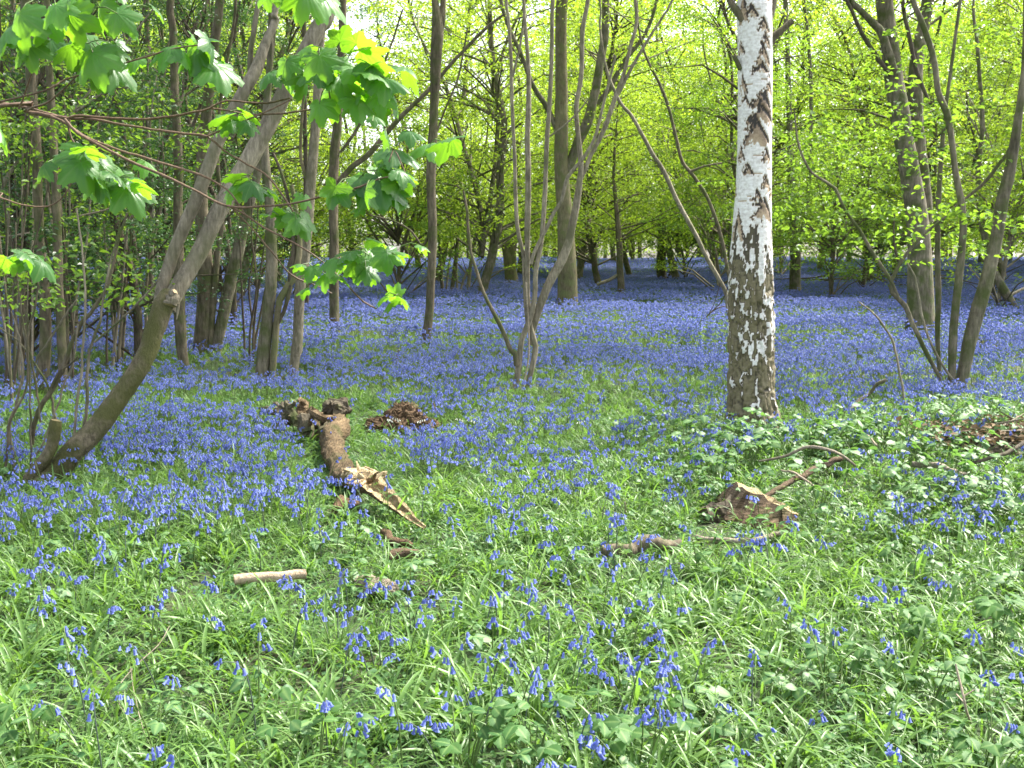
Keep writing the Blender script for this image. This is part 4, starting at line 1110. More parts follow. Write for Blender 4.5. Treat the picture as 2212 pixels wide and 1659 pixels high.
    for _ in range(26):
        t = gg.uniform(.0, .35); c = C[int(t * n)] + S[int(t * n)] * gg.normal(0, .05) + [0, 0, gg.uniform(.02, .08)]
        d = norm(T[int(t * n)] * gg.uniform(-.3, 1) + gg.normal(0, .5, 3))
        tube(mb, [c, c + d * gg.uniform(.04, .11)], [gg.uniform(.008, .02), .003], sides=5, step=.02, lump=.3)
    mb.build('splinter', M['split'], root, smooth=False)


rotten_log()


def lump_mesh(c, size, seed, n=48, rough=.22):
    g2 = np.random.default_rng(seed)
    u = np.linspace(0, 2 * math.pi, n, endpoint=False); v = np.linspace(-.25 * math.pi, .5 * math.pi, n // 2)
    A, B = np.meshgrid(u, v)
    nz = noise2(A * 3 / math.pi * 3.3, B * 3, .5, seed) * .6 + noise2(A * 8, B * 8, .6, seed + 1) * .4
    nz = nz * (np.minimum(1, 2 * np.abs(np.sin(A / 2))))
    r = 1 + rough * 2.2 * (nz - .45) + g2.normal(0, .05, A.shape)
    X = np.stack([np.cos(A) * np.cos(B) * r * size[0], np.sin(A) * np.cos(B) * r * size[1], np.sin(B) * r * size[2]], -1) + c
    m, k = A.shape
    i = np.arange(m - 1)[:, None]; j = np.arange(k)[None]; j2 = (j + 1) % k
    F = np.stack([i * k + j, i * k + j2, (i + 1) * k + j2, (i + 1) * k + j], -1).reshape(-1, 4)
    return X.reshape(-1, 3), F


def stump_clod():
    b = ground(862, 940)
    root = thing('rotten_stump', 'crumbling reddish-brown rotten stump in the bluebells beside the fallen trunk', 'stump', (b[0], b[1], float(gh(b[0], b[1]))))
    mb = MB()
    c = np.array([b[0], b[1] + .12, float(gh(b[0], b[1])) + .03])
    for dx, dz, sx, sz, s in ((-.16, -.02, .17, .13, 1), (.05, .02, .20, .21, 2), (.2, 0, .12, .12, 3), (.28, -.02, .08, .09, 5), (-.02, 0, .15, .15, 4)):
        V, F = lump_mesh(c + [dx, (s % 3) * .05, dz], (sx * 1.1, .17, sz * .9), 60 + s, rough=.2); mb.add(V, F)
    gg = np.random.default_rng(8)
    for _ in range(70):
        q = c + np.array([gg.normal(.03, .17), gg.normal(-.05, .08), abs(gg.normal(.1, .06))])
        d = norm(np.array([gg.normal(0, .6), gg.normal(-.4, .5), gg.normal(-.3, .6)]))
        tube(mb, [q, q + d * gg.uniform(.03, .09)], [.006, .002], sides=4, step=.05, cap=False, lump=.2)
    mb.build('stump_body', M['clod'], root, smooth=False)
    mb = MB()
    V, F = lump_mesh(c + [.07, -.14, -.02], (.07, .04, .07), 91); mb.add(V, F)  # raised dark lump, its colour standing for the shade inside a hollow
    mb.build('hollow_shade', M['bark_dark'], root)


stump_clod()


def single(name, label, cat, spec, bark, sides=10, step=.03, lump=.1, wig=.3, cap_va=0.0, group=None, up=.0, part=None, extra=()):
    P, r = gpts(spec, up)
    c = P[len(P) // 2]
    mb = MB(); tube(mb, P, r, sides=sides, step=step, lump=lump, wig=wig, cap_va=cap_va)
    loc = (c[0], c[1], float(gh(c[0], c[1])))
    if not extra:
        o = mb.build(name, M[bark], None, origin=loc)
        return tag(o, label, cat, group)
    root = thing(name, label, cat, loc, group)
    mb.build('main_stem', M[bark], root)
    for s in extra:
        P, r = gpts(s, up); e = MB(); tube(e, P, r, sides=6, step=step, lump=lump, wig=wig); e.build('side_twig', M[bark], root)
    return root


single('cut_log', 'short pale sawn log lying in the grass, left of the bark slab', 'log', [(506, 1253, 24, .10), (540, 1250, 23, .10), (600, 1246, 22, .10), (660, 1240, 21, .10)], 'cut_bark', sides=16, lump=.05, cap_va=1.0, wig=.1)
b = ground(812, 1300)
mb = MB()
c = np.array([b[0], b[1] + .05, float(gh(b[0], b[1])) + .05])
for dx, dy, dz, sx, sz, q in ((0, 0, 0, .085, .035, 1), (-.05, .02, .02, .05, .02, 2), (.045, -.02, -.005, .055, .03, 3)):
    V, F = lump_mesh(c + [dx, dy, dz], (sx, .05, sz), 140 + q, rough=.14); mb.add(V, F)
o = mb.build('bark_slab', M['grey_wood'], None, smooth=False, origin=(b[0], b[1], float(gh(b[0], b[1]))))
tag(o, 'flat grey-brown slab of bark in the green, right of the pale sawn log', 'bark')
for spec, lab in (([(838, 1206, 18), (850, 1200, 24), (872, 1196, 22), (905, 1196, 14)], 'brown piece of rotting wood half hidden below the splintered log end'),
                  ([(826, 1150, 16, .07), (836, 1158, 20, .07), (850, 1170, 18, .06), (890, 1180, 10, .05)], 'small reddish-brown wood fragment just under the splintered log tip'),
                  ([(726, 1100, 18), (745, 1092, 26), (770, 1086, 18)], 'heap of rust-brown dead bracken beside the bend of the rotten log')):
    single('wood_fragment', lab, 'wood', spec, 'clod' if 'bracken' in lab or 'reddish' in lab else 'brown_wood', sides=10, lump=.3, wig=.4, up=.08)


def split_log():
    b = ground(1620, 1128)
    root = thing('split_log', 'broad brown split log with a cream upper edge among brambles at the right', 'log', (b[0], b[1], float(gh(b[0], b[1]))))
    z0 = float(gh(b[0], b[1]))
    # wedge: ridge from upper left to lower right, brown face to the viewer
    Pr, _ = gpts([(1596, 1050, 10, .18), (1640, 1068, 10, .16), (1680, 1090, 10, .12), (1722, 1116, 10, .05)])
    C = catmull(Pr, .03); n = len(C); gg = np.random.default_rng(2)
    rows = []
    for i, c in enumerate(C):
        u = i / (n - 1)
        w = .24 * (1 - .3 * u)
        h = c[2] - z0 + .05
        sec = [(.12, 0), (.10, .45 * h), (.035, h * .97), (0, h), (-.05, h * .93), (-w * .55, h * .55), (-w * .8, h * .25), (-w * .75, 0), (-w * .4, -.03)]
        lx = -.16 * (1 - u)
        rows.append([[c[0] + lx * (1 - max(0, s[1]) / h) + gg.normal(0, .010), c[1] + s[0] + gg.normal(0, .012), z0 - .03 + s[1] + gg.normal(0, .007)] for s in sec])
    X = np.array(rows); k = X.shape[1]
    i = np.arange(n - 1)[:, None]; j = np.arange(k)[None]; j2 = (j + 1) % k
    F = np.stack([i * k + j, i * k + j2, (i + 1) * k + j2, (i + 1) * k + j], -1).reshape(n - 1, k, 4)
    mb = MB()
    face = np.concatenate([F[:, jj] for jj in (0, 1, 4, 5, 6, 7, 8)]); top = np.concatenate([F[:, jj] for jj in (2, 3)])
    mb.add(X.reshape(-1, 3), face[:, ::-1], mat=0)
    mb.add(X.reshape(-1, 3), top[:, ::-1], mat=1)
    for e in (0, n - 1):
        V = X[e]; cc = V.mean(0); kk = np.arange(k)
        mb.add(np.vstack([V, cc]), np.stack([kk, (kk + 1) % k, np.full(k, k)], -1), mat=0)
    mb.build('log_body', [M['brown_wood'], M['split']], root, smooth=False)
    P, r = gpts([(1520, 1108, 26, .06), (1550, 1100, 46, .06), (1585, 1086, 54, .07), (1612, 1076, 34, .09)])
    mb = MB(); tube(mb, P, r, sides=14, step=.025, lump=.2, wig=.3, crag=.12); mb.build('rotten_end', M['bark_dark'], root, smooth=False)


split_log()
single('fallen_log', 'pale peeling log lying low in the grass under the brown split log', 'log', [(1505, 1160, 12, .05), (1550, 1170, 15, .06), (1600, 1170, 15, .07), (1650, 1162, 14, .07), (1690, 1150, 8, .05)], 'grey_wood', lump=.12, cap_va=.5)
single('fallen_log', 'dark mossy log end in the shade of plants, left of the pale peeling log', 'log', [(1300, 1190, 26, .08), (1350, 1188, 28, .08), (1420, 1180, 24, .08), (1470, 1170, 14, .08)], 'bark_brown', lump=.16)
single('fallen_branch', 'stout brown branch lying behind the split log, pointing up to the right', 'branch', [(1640, 1080, 9, .10), (1680, 1055, 12, .13), (1729, 1028, 14, .16), (1775, 1006, 14, .18), (1817, 990, 13, .2)], 'brown_wood', lump=.1, cap_va=.3)
single('fallen_branch', 'thin arched grey stick curving over the brambles above the stout branch', 'branch', [(1640, 996, 4, .15), (1698, 984, 6, .22), (1743, 968, 7, .28), (1785, 972, 7, .28), (1821, 986, 6, .22), (1848, 1006, 5, .15)], 'grey_wood', sides=7)
single('fallen_branch', 'thin pale twig crossing under the stout brown branch', 'branch', [(1688, 1016, 4, .16), (1710, 1020, 5, .18), (1736, 1032, 5, .18), (1760, 1052, 5, .14)], 'twig_pale', sides=6)
single('fallen_branch', 'bleached broken branch at the edge of the leaf heap on the right', 'branch', [(1970, 1002, 14, .16), (2010, 1006, 16, .16), (2050, 1018, 14, .14), (2086, 1024, 10, .12)], 'grey_wood', lump=.2)
single('fallen_branch', 'dark stick end jutting from the leaf heap at the right edge', 'branch', [(2100, 1000, 8, .18), (2150, 985, 9, .22), (2215, 955, 10, .26)], 'bark_dark', sides=7)
single('fallen_branch', 'bare stick slanting up out of the bluebells between birch and right-hand hazel', 'branch', [(1830, 886, 6, .05), (1870, 856, 8, .14), (1914, 820, 7, .3)], 'bark_brown', sides=7)
single('fallen_branch', 'short straw-brown twig sticking up among brambles right of the birch foot', 'branch', [(1862, 930, 4, .16), (1880, 945, 5, .14), (1894, 962, 5, .12)], 'twig_pale', sides=6)
b = ground(1962, 905)
root = thing('dead_sapling', 'tall thin dead stem bending left over the bluebells, right of the birch', 'stem', (b[0], b[1], float(gh(b[0], b[1]))))
simple_stem(root, [(1962, 910, 6), (1956, 860, 6), (1944, 812, 6), (1936, 770, 6), (1925, 734, 6), (1897, 687, 5), (1880, 670, 4), (1856, 653, 4)], b[1], 'main_stem', 'bark_pale', sides=7, ground_it=True, wig=.4)
single('dead_twig', 'long thin pale twig lying in the grass at lower left', 'twig', [(255, 1496, 2, .09), (262, 1475, 2.2, .11), (296, 1434, 2.4, .13), (341, 1393, 2.2, .15), (366, 1352, 1.8, .17)], 'bark_pale', sides=6,
       extra=[[(282, 1440, 1.8, .10), (292, 1510, 2, .10), (306, 1565, 2, .09), (312, 1583, 1.5, .09)], [(255, 1496, 1.8, .09), (262, 1530, 1.8, .09), (300, 1562, 1.5, .08)]])
single('dead_twig', 'upright pale forked twig among brambles at lower right', 'twig', [(2064, 1434, 4, .3), (2077, 1483, 6, .24), (2085, 1524, 6, .2), (2096, 1560, 6, .12)], 'twig_pale', sides=6,
       extra=[[(2084, 1520, 4, .2), (2066, 1500, 4, .2)], [(2080, 1505, 4, .22), (2105, 1490, 3, .24)]])
single('dead_twig', 'short white curved twig standing in the bluebells below the wavy trunk', 'twig', [(860, 795, 3, .05), (857, 775, 4, .15), (862, 755, 3, .3)], 'twig_pale', sides=5)
single('dead_twig', 'tiny pale stalk poking up left of the mossy dark log', 'twig', [(1352, 1110, 3, .05), (1350, 1085, 4, .2)], 'twig_pale', sides=5)


def litter_heap():
    b = ground(2140, 985)
    root = thing('leaf_heap', 'low brown heap of dead leaves and sticks at the right edge', 'heap', (b[0], b[1], float(gh(b[0], b[1]))))
    mb = MB(); gg = np.random.default_rng(15)
    c = np.array([b[0], b[1], float(gh(b[0], b[1]))])
    V, F = lump_mesh(c + [.25, .25, 0], (.55, .35, .12), 33, n=64); mb.add(V, F)
    n = 700
    P = c + np.stack([gg.normal(.2, .33, n), gg.normal(.15, .2, n), gg.uniform(.08, .22, n)], -1)
    D = np.stack([gg.normal(0, 1, n), gg.normal(0, 1, n), gg.normal(0, .3, n)], -1)
    N_ = np.stack([gg.normal(0, .5, n), gg.normal(-.3, .5, n), np.ones(n)], -1)
    add_leaves(mb, P, D, N_, gg.uniform(.03, .07, n), mat=1)
    mb.build('litter', [M['bark_dark'], leaf_mat('dead leaf', (.10, .065, .035), (.26, .18, .10), (.16, .10, .05), trans=.2, rough=.8)], root, smooth=False)
    for k in range(6):
        a = c + [gg.normal(.1, .35), gg.normal(.05, .25), .2]
        d = np.array([gg.normal(0, .16), gg.normal(0, .15), gg.normal(.03, .07)])
        e = MB(); tube(e, [a - d, a, a + d], [.009, .008, .004], sides=6, step=.05); e.build('stick', M[['grey_wood', 'bark_brown', 'twig_pale'][k % 3]], root)


litter_heap()
b = ground(2130, 765)
mb = MB()
for k in range(3):
    V, F = lump_mesh(np.array([b[0] + .14 * k - .1, b[1] + .05, float(gh(b[0], b[1]))]), (.17, .16, .2 - .04 * k), 71 + k); mb.add(V, F)
o = mb.build('mossy_stump', bark_mat('green mossy stump', (.04, .035, .015), (.12, .11, .04), moss=.8, mosscol=(.08, .10, .02), scale=20, zs=1), None, origin=(b[0], b[1], float(gh(b[0], b[1]))))
tag(o, 'small dark mossy stump in the bluebells behind the right-hand hazel', 'stump')
b = ground(1960, 625)
root = thing('brushwood', 'tangle of dark fallen branches on the bluebells left of the big right-hand beech', 'brushwood', (b[0], b[1], float(gh(b[0], b[1]))))
gg = np.random.default_rng(6)
for k in range(14):
    a = b + np.array([gg.normal(-.6, 1.6), gg.normal(.5, .6), .3 + .25 * gg.random()]); d = np.array([gg.uniform(.6, 1.8), gg.normal(0, .4), gg.normal(0, .2)])
    mb = MB(); tube(mb, [a - d, a + gg.normal(0, .12, 3), a + d], [.02, .025, .008], sides=6, step=.2, wig=.5); mb.build('branch', M[['bark_dark', 'bark_brown', 'bark_grey'][k % 3]], root)
print('verts so far', sum(len(o.data.vertices) for o in col.objects if o.type == 'MESH'))

# ------------------------------------------------------------------ ground plants
def bell(mb, p, d, L, w, mat, sides=6, rings=4):
    d = norm(np.asarray(d, float))
    u = norm(np.cross(d, [.3, .9, .2])); v = np.cross(d, u)
    if rings == 4:
        prof = [(0, .35), (.25, .95), (.72, .9), (1.0, 1.55)]
    else:
        prof = [(0, .5), (.6, 1.0), (1.0, 1.4)]
    a = np.arange(sides) * 2 * math.pi / sides
    X = []
    for i, (t, k) in enumerate(prof):
        rr = w * k * np.ones(sides)
        if i == len(prof) - 1 and rings == 4:
            tt = np.where(np.arange(sides) % 2 == 0, t - .08, t - .02)
        else:
            tt = np.full(sides, t)
        X.append(p + d * (tt * L)[:, None] + (u * np.cos(a)[:, None] + v * np.sin(a)[:, None]) * rr[:, None])
    X = np.concatenate(X); n = len(prof)
    i = np.arange(n - 1)[:, None]; j = np.arange(sides)[None]; j2 = (j + 1) % sides
    F = np.stack([i * sides + j, i * sides + j2, (i + 1) * sides + j2, (i + 1) * sides + j], -1).reshape(-1, 4)
    mb.add(X, F, rnd=rng.random(), mat=mat)


def bluebell(g, stem_mb, bell_mb, o=(0, 0, 0), lod=0, ms=0, mb_=0, scale=1.0):
    o = np.asarray(o, float)
    H = g.uniform(.19, .30) * scale
    a = g.uniform(0, 6.28); ln = np.array([math.cos(a), math.sin(a), 0])
    lean_ = g.uniform(.02, .09)
    nod = g.uniform(.03, .06) * scale
    pts = [o - [0, 0, .02], o + ln * lean_ * .3 + [0, 0, H * .45], o + ln * lean_ * .8 + [0, 0, H * .78], o + ln * (lean_ + nod * .35) + [0, 0, H * .95], o + ln * (lean_ + nod * .9) + [0, 0, H * .98], o + ln * (lean_ + nod * 1.25) + [0, 0, H * .92]]
    p, rr, T = tube(stem_mb, pts, [.0024, .0022, .0018, .0014, .0011, .0008], sides=5 if lod == 0 else 3, step=.02 if lod == 0 else .09, lump=0, cap=False, mat=ms)
    n = int(g.integers(6, 12)) if lod == 0 else int(g.integers(5, 8))
    N = len(p)
    for k in range(n):
        t = .78 + .21 * (k + .5) / n
        q = p[min(N - 1, int(t * (N - 1)))]
        side = ln * g.uniform(-.4, 1) + np.array([-ln[1], ln[0], 0]) * g.normal(0, .8)
        q2 = q + side * .013 * scale + [0, 0, -.002]
        L = (.0195 - .006 * k / n) * g.uniform(.9, 1.15) * scale
        d = np.array([0, 0, -1.0]) + side * g.uniform(.1, .9)
        bell(bell_mb, q2, d, L, L * .225 if lod == 0 else L * .36, mb_, sides=6 if lod == 0 else 4, rings=4 if lod == 0 else 3)


def blade(mb, o, a, L, w, arch, g, mat=0, nseg=6):
    d = np.array([math.cos(a), math.sin(a), 0]); s = np.array([-d[1], d[0], 0])
    t = np.linspace(0, 1, nseg + 1)
    elev = g.uniform(1.0, 1.45)
    ang = elev - arch * t ** 1.3
    dx = np.cumsum(np.cos(ang)) * L / (nseg + 1); dz = np.cumsum(np.sin(ang)) * L / (nseg + 1)
    dx -= dx[0]; dz -= dz[0]
    sw = g.normal(0, .10) * t ** 2 * L
    C = o + d * dx[:, None] + np.array([0, 0, 1]) * dz[:, None] + s * sw[:, None]
    C[:, 2] = np.maximum(C[:, 2], .008)
    ww = w * np.minimum(1, .55 + t * 1.5) * (1 - t ** 3.0) + .0006
    Nn = np.stack([-np.sin(ang) * d[0], -np.sin(ang) * d[1], np.cos(ang)], -1)
    l = C + s * ww[:, None] * .5 + Nn * ww[:, None] * .18
    r_ = C - s * ww[:, None] * .5 + Nn * ww[:, None] * .18
    X = np.stack([l, C, r_], 1).reshape(-1, 3)
    i = np.arange(nseg)[:, None] * 3
    F = np.concatenate([i + np.array([[0, 1, 4, 3]]), i + np.array([[1, 2, 5, 4]])])
    mb.add(X, F, rnd=g.random(), mat=mat)


def tuft(g, n, Lr, w, mb, o=(0, 0, 0), mat=0, nseg=6, spread=.03):
    for _ in range(n):
        oo = np.asarray(o, float) + [g.normal(0, spread), g.normal(0, spread), 0]
        blade(mb, oo, g.uniform(0, 6.28), g.uniform(*Lr), w * g.uniform(.6, 1.25), g.uniform(.7, 2.1), g, mat, nseg)


def pleat_leaf(mb, top, ax, nn, L, gg, nT=12, nM=9, wide=.40, mat=0, curl=.18):
    ax = norm(np.asarray(ax, float)); sd = norm(np.cross(nn, ax)); up = np.cross(ax, sd)
    t = np.linspace(0, 1, nT); w = np.sin(np.clip(t, .02, .995) ** .75 * math.pi) ** .8 * wide * (1 + .10 * np.sign(np.sin(t * 40)))
    ms = np.linspace(-1, 1, nM)
    T_, M_ = np.meshgrid(t, ms, indexing='ij')
    X = M_ * w[:, None]; Z = .10 * np.abs(M_) * w[:, None] * 2 - curl * T_ ** 2 - .25 * curl * M_ ** 2 + .020 * np.sin((T_ - .45 * np.abs(M_)) * 34) * np.abs(M_)
    V = top + (X[..., None] * sd + T_[..., None] * ax + Z[..., None] * up) * L
    i = np.arange(nT - 1)[:, None]; jj = np.arange(nM - 1)[None]
    F = np.stack([i * nM + jj, i * nM + jj + 1, (i + 1) * nM + jj + 1, (i + 1) * nM + jj], -1).reshape(-1, 4)
    mb.add(V.reshape(-1, 3), F, va=(np.exp(-(M_ / .12) ** 2) * .6).ravel(), rnd=gg.random(), mat=mat)


def herb(g, mb, kind):
    """low broad-leaved plants"""
    if kind == 'bramble':
        n = int(g.integers(3, 6))
        for k in range(n):
            a = g.uniform(0, 6.28); h = g.uniform(.06, .22); q = np.array([math.cos(a), math.sin(a), 0]) * g.uniform(.04, .13)
            top = q + [0, 0, h]
            tube(mb, [np.array([0, 0, -.02]), q * .5 + [0, 0, h * .7], top], [.002, .0017, .0012], sides=4, step=.05, cap=False, mat=1, lump=0)
            L = g.uniform(.036, .066)
            for j, da in enumerate((0, 1.25, -1.25)):
                aa = a + da
                pleat_leaf(mb, top, [math.cos(aa), math.sin(aa), g.normal(-.1, .25)], [g.normal(0, .35), g.normal(0, .35), 1], L * g.uniform(.8, 1.1) * (1 if j == 0 else .8), g, nT=8, nM=5, wide=g.uniform(.34, .44), curl=g.uniform(.1, .35))
    elif kind == 'broad':
        h = g.uniform(.07, .2)
        tube(mb, [(0, 0, -.02), (g.normal(0, .015), g.normal(0, .015), h)], [.002, .0014], sides=4, step=.06, cap=False, mat=1, lump=0)
        P, D, N_, S = [], [], [], []
        for lvl in range(int(g.integers(2, 5))):
            z = h * (.4 + .6 * (lvl + 1) / 4) ; a0 = lvl * 1.57 + g.uniform(0, .6)
            for da in (0, math.pi):
                a = a0 + da
                P.append([math.cos(a) * .008, math.sin(a) * .008, z]); D.append([math.cos(a), math.sin(a), g.normal(.1, .25)]); N_.append([g.normal(0, .25), g.normal(0, .25), 1]); S.append(g.uniform(.028, .052))
        add_leaves(mb, np.array(P), np.array(D), np.array(N_), np.array(S), ratio=.62, detail=1, fold=.08, droop=.15)
    else:  # cleavers: whorls of narrow leaves up a weak stem
        h = g.uniform(.12, .3); ln = g.normal(0, .06, 2)
        pts = np.array([[0, 0, -.02], [ln[0] * .4, ln[1] * .4, h * .5], [ln[0], ln[1], h]])
        tube(mb, pts, [.0014, .0012, .0009], sides=3, step=.1, cap=False, mat=1, lump=0)
        for z in np.arange(.05, h + .01, .042):
            t = z / h; c = np.array([ln[0] * t, ln[1] * t, z]); k = int(g.integers(6, 8)); a0 = g.uniform(0, 6)
            a = a0 + np.arange(k) * 6.283 / k
            L = g.uniform(.017, .03) * (1.1 - .35 * t)
            add_leaves(mb, np.repeat(c[None], k, 0), np.stack([np.cos(a), np.sin(a), np.full(k, .35)], -1), np.repeat([[0, 0, 1.0]], k, 0), np.full(k, L), ratio=.24, fold=.02, droop=.06)


def proto_collection(name, meshes):
    c = bpy.data.collections.new(name)
    for i, me in enumerate(meshes):
        o = bpy.data.objects.new(f'{name}_{i:02d}', me)
        c.objects.link(o)
    return c


g = np.random.default_rng(55)
near_bells = []          # (stem mesh, bells mesh)
for k in range(10):
    s_, b_ = MB(), MB()
    bluebell(g, s_, b_)
    near_bells.append((s_.mesh('bluebell_stem', M['stalk' if k % 3 else 'stalk_dark']), b_.mesh('bluebell_bells', M['bell'])))
white_s, white_b = MB(), MB()
bluebell(np.random.default_rng(3), white_s, white_b)
white_bell = (white_s.mesh('bluebell_stem', M['stalk']), white_b.mesh('bluebell_bells', M['bell_white']))

mid_protos, far_protos = [], []
for k in range(8):
    m_ = MB(); bluebell(g, m_, m_, lod=0, ms=0, mb_=1); mid_protos.append(m_.mesh('bluebell_plant', [M['stalk'], M['bell']]))
for k in range(10):
    m_ = MB()
    for _ in range(66):
        bluebell(g, m_, m_, o=(g.uniform(-.5, .5), g.uniform(-.5, .5), g.normal(0, .02)), lod=1, ms=0, mb_=1, scale=g.uniform(.85, 1.15))
    for _ in range(34):
        tuft(g, 5, (.14, .30), .011, m_, o=(g.uniform(-.5, .5), g.uniform(-.5, .5), 0), mat=2, nseg=3, spread=.06)
    far_protos.append(m_.mesh('bluebell_patch', [M['stalk'], M['bell'], M['grass']]))
tuft_protos, herb_protos, clea_protos, fargrass = [], [], [], []
for k in range(9):
    m_ = MB(); tuft(g, 12, (.13, .36), .0115, m_); tuft_protos.append(m_.mesh('strap_leaf_tuft', M['grass']))
for k in range(4):
    m_ = MB(); tuft(g, 16, (.12, .30), .0035, m_, spread=.04); tuft_protos.append(m_.mesh('grass_tuft', M['grass']))
for k in range(6):
    m_ = MB(); herb(g, m_, 'bramble'); herb_protos.append(m_.mesh('bramble_sprig', [M['herb'], M['stalk']]))
for k in range(5):
    m_ = MB(); herb(g, m_, 'broad'); herb_protos.append(m_.mesh('broadleaf_sprig', [M['herb'], M['stalk']]))
for k in range(5):
    m_ = MB(); herb(g, m_, 'cleavers'); clea_protos.append(m_.mesh('cleavers_sprig', [M['cleaver'], M['stalk']]))


def scatter(name, label, cat, pts, scl, idx, protos, cname, tilt=.12):
    n = len(pts)
    me = bpy.data.meshes.new(name)
    me.vertices.add(n)
    me.vertices.foreach_set('co', np.asarray(pts, np.float32).ravel())
    rot = np.stack([rng.normal(0, tilt, n), rng.normal(0, tilt, n), rng.uniform(0, 6.283, n)], -1).astype(np.float32)
    a = me.attributes.new('prot', 'FLOAT_VECTOR', 'POINT'); a.data.foreach_set('vector', rot.ravel())
    a = me.attributes.new('pscl', 'FLOAT', 'POINT'); a.data.foreach_set('value', np.asarray(scl, np.float32))
    a = me.attributes.new('pidx', 'INT', 'POINT'); a.data.foreach_set('value', np.asarray(idx, np.int32))
    o = bpy.data.objects.new(name, me); col.objects.link(o)
    c = proto_collection(cname, protos)
    ng = bpy.data.node_groups.new(name + ' scatter', 'GeometryNodeTree')
    ng.interface.new_socket('Geometry', in_out='INPUT', socket_type='NodeSocketGeometry')
    ng.interface.new_socket('Geometry', in_out='OUTPUT', socket_type='NodeSocketGeometry')
    nd = ng.nodes.new; L = ng.links.new
    gi, go = nd('NodeGroupInput'), nd('NodeGroupOutput')
    ip = nd('GeometryNodeInstanceOnPoints'); ci = nd('GeometryNodeCollectionInfo')
    ci.inputs['Collection'].default_value = c
    ci.inputs['Separate Children'].default_value = True
    ci.inputs['Reset Children'].default_value = True

    def attr(nm, ty):
        q = nd('GeometryNodeInputNamedAttribute'); q.data_type = ty; q.inputs['Name'].default_value = nm
        return [s for s in q.outputs if s.enabled and s.name == 'Attribute'][0]
    e2r = nd('FunctionNodeEulerToRotation')
    L(gi.outputs[0], ip.inputs['Points']); L(ci.outputs[0], ip.inputs['Instance'])
    ip.inputs['Pick Instance'].default_value = True
    L(attr('pidx', 'INT'), ip.inputs['Instance Index'])
    L(attr('prot', 'FLOAT_VECTOR'), e2r.inputs[0]); L(e2r.outputs[0], ip.inputs['Rotation'])
    L(attr('pscl', 'FLOAT'), ip.inputs['Scale'])
    L(ip.outputs[0], go.inputs[0])
    md = o.modifiers.new('scatter', 'NODES'); md.node_group = ng
    tag(o, label, cat, kind='stuff')
    return o


def points(y0, y1, dens, dens_max, half=.60, pad=1.2, g=None):
    """random points in the wedge in front of the camera, thinned by dens(x, y) plants per square metre"""
    area = half * (y1 * y1 - y0 * y0) + 2 * pad * (y1 - y0)
    n = int(area * dens_max)
    y = np.sqrt(g.uniform(y0 * y0, y1 * y1, n)); x = g.uniform(-1, 1, n) * (half * y + pad)
    k = g.random(n) * dens_max < dens(x, y)
    x, y = x[k], y[k]
    return np.stack([x, y, gh(x, y)], -1)


def bell_density(x, y):
    d = np.interp(y, [2.2, 3.0, 4.0, 4.8, 5.6, 6.6, 8.0, 9.2, 11, 14], [44, 48, 54, 64, 90, 110, 115, 118, 135, 145])
    cl = noise2(x, y, .55, 201) * .6 + noise2(x, y, .22, 202) * .4
    d = d * np.where(y < 5, np.clip(.35 + (cl - .30) * 1.9, .25, 1.6), np.clip(.12 + (cl - .30) * 2.9, .10, 2.0))
    d = np.where((x > .7) & (y < 7.8), d * .62, d)
    d = np.where((x < -.3) & (y > 4.8) & (y < 9.5), d * 1.6, d)
    ce = np.exp(-((x - .6) / 1.5) ** 2 - ((y - 9.3) / .9) ** 2)
    d = d * (1 - .55 * ce)
    d = d * (1 - .5 * np.exp(-((x - 3.2) / 1.5) ** 2 - ((y - 8.2) / .8) ** 2))
    return d


CLEAR = []
for spec, rad in (([(720, 890), (731, 935), (744, 1000), (790, 1050), (860, 1105), (915, 1142)], .62), ([(560, 890), (640, 900), (700, 930)], .6), ([(790, 945), (940, 945)], .55),
                  ([(500, 1258), (665, 1244)], .42), ([(760, 1285), (850, 1295)], .4), ([(1570, 1122), (1620, 1125), (1690, 1122)], .3), ([(1510, 1168), (1690, 1160)], .3),
                  ([(1640, 1060), (1730, 1035), (1817, 1000)], .45), ([(1980, 1015), (2090, 1030)], .45), ([(2090, 985), (2200, 975)], .25), ([(30, 1062), (140, 1062)], .45), ([(1585, 928), (1670, 928)], .5), ([(1112, 842), (1150, 842)], .5), ([(2035, 852), (2090, 850)], .45), ([(838, 1206), (905, 1200)], .3), ([(730, 1100), (770, 1090)], .3), ([(1300, 1190), (1470, 1175)], .3)):
    q = [ground(*p)[:2] for p in spec]
    for a_, b_ in zip(q[:-1], q[1:]):
        for t_ in np.linspace(0, 1, 8):
            CLEAR.append((*(a_ * (1 - t_) + b_ * t_), rad))
CLEAR = np.array(CLEAR)


def clear(pts, keep, g):
    """thin the plants on and just in front of the dead wood"""
    dx = pts[:, None, 0] - CLEAR[None, :, 0]; dy = pts[:, None, 1] - CLEAR[None, :, 1]
    r_ = CLEAR[None, :, 2]
    dd = np.where(dy < 0, np.hypot(dx / (.38 * r_ / .6), dy / (r_ * 1.25)), np.hypot(dx / (.38 * r_ / .6), dy / (.3 * r_)))
    hit = dd.min(1) < 1
    return pts[~hit | (g.random(len(pts)) < keep)]


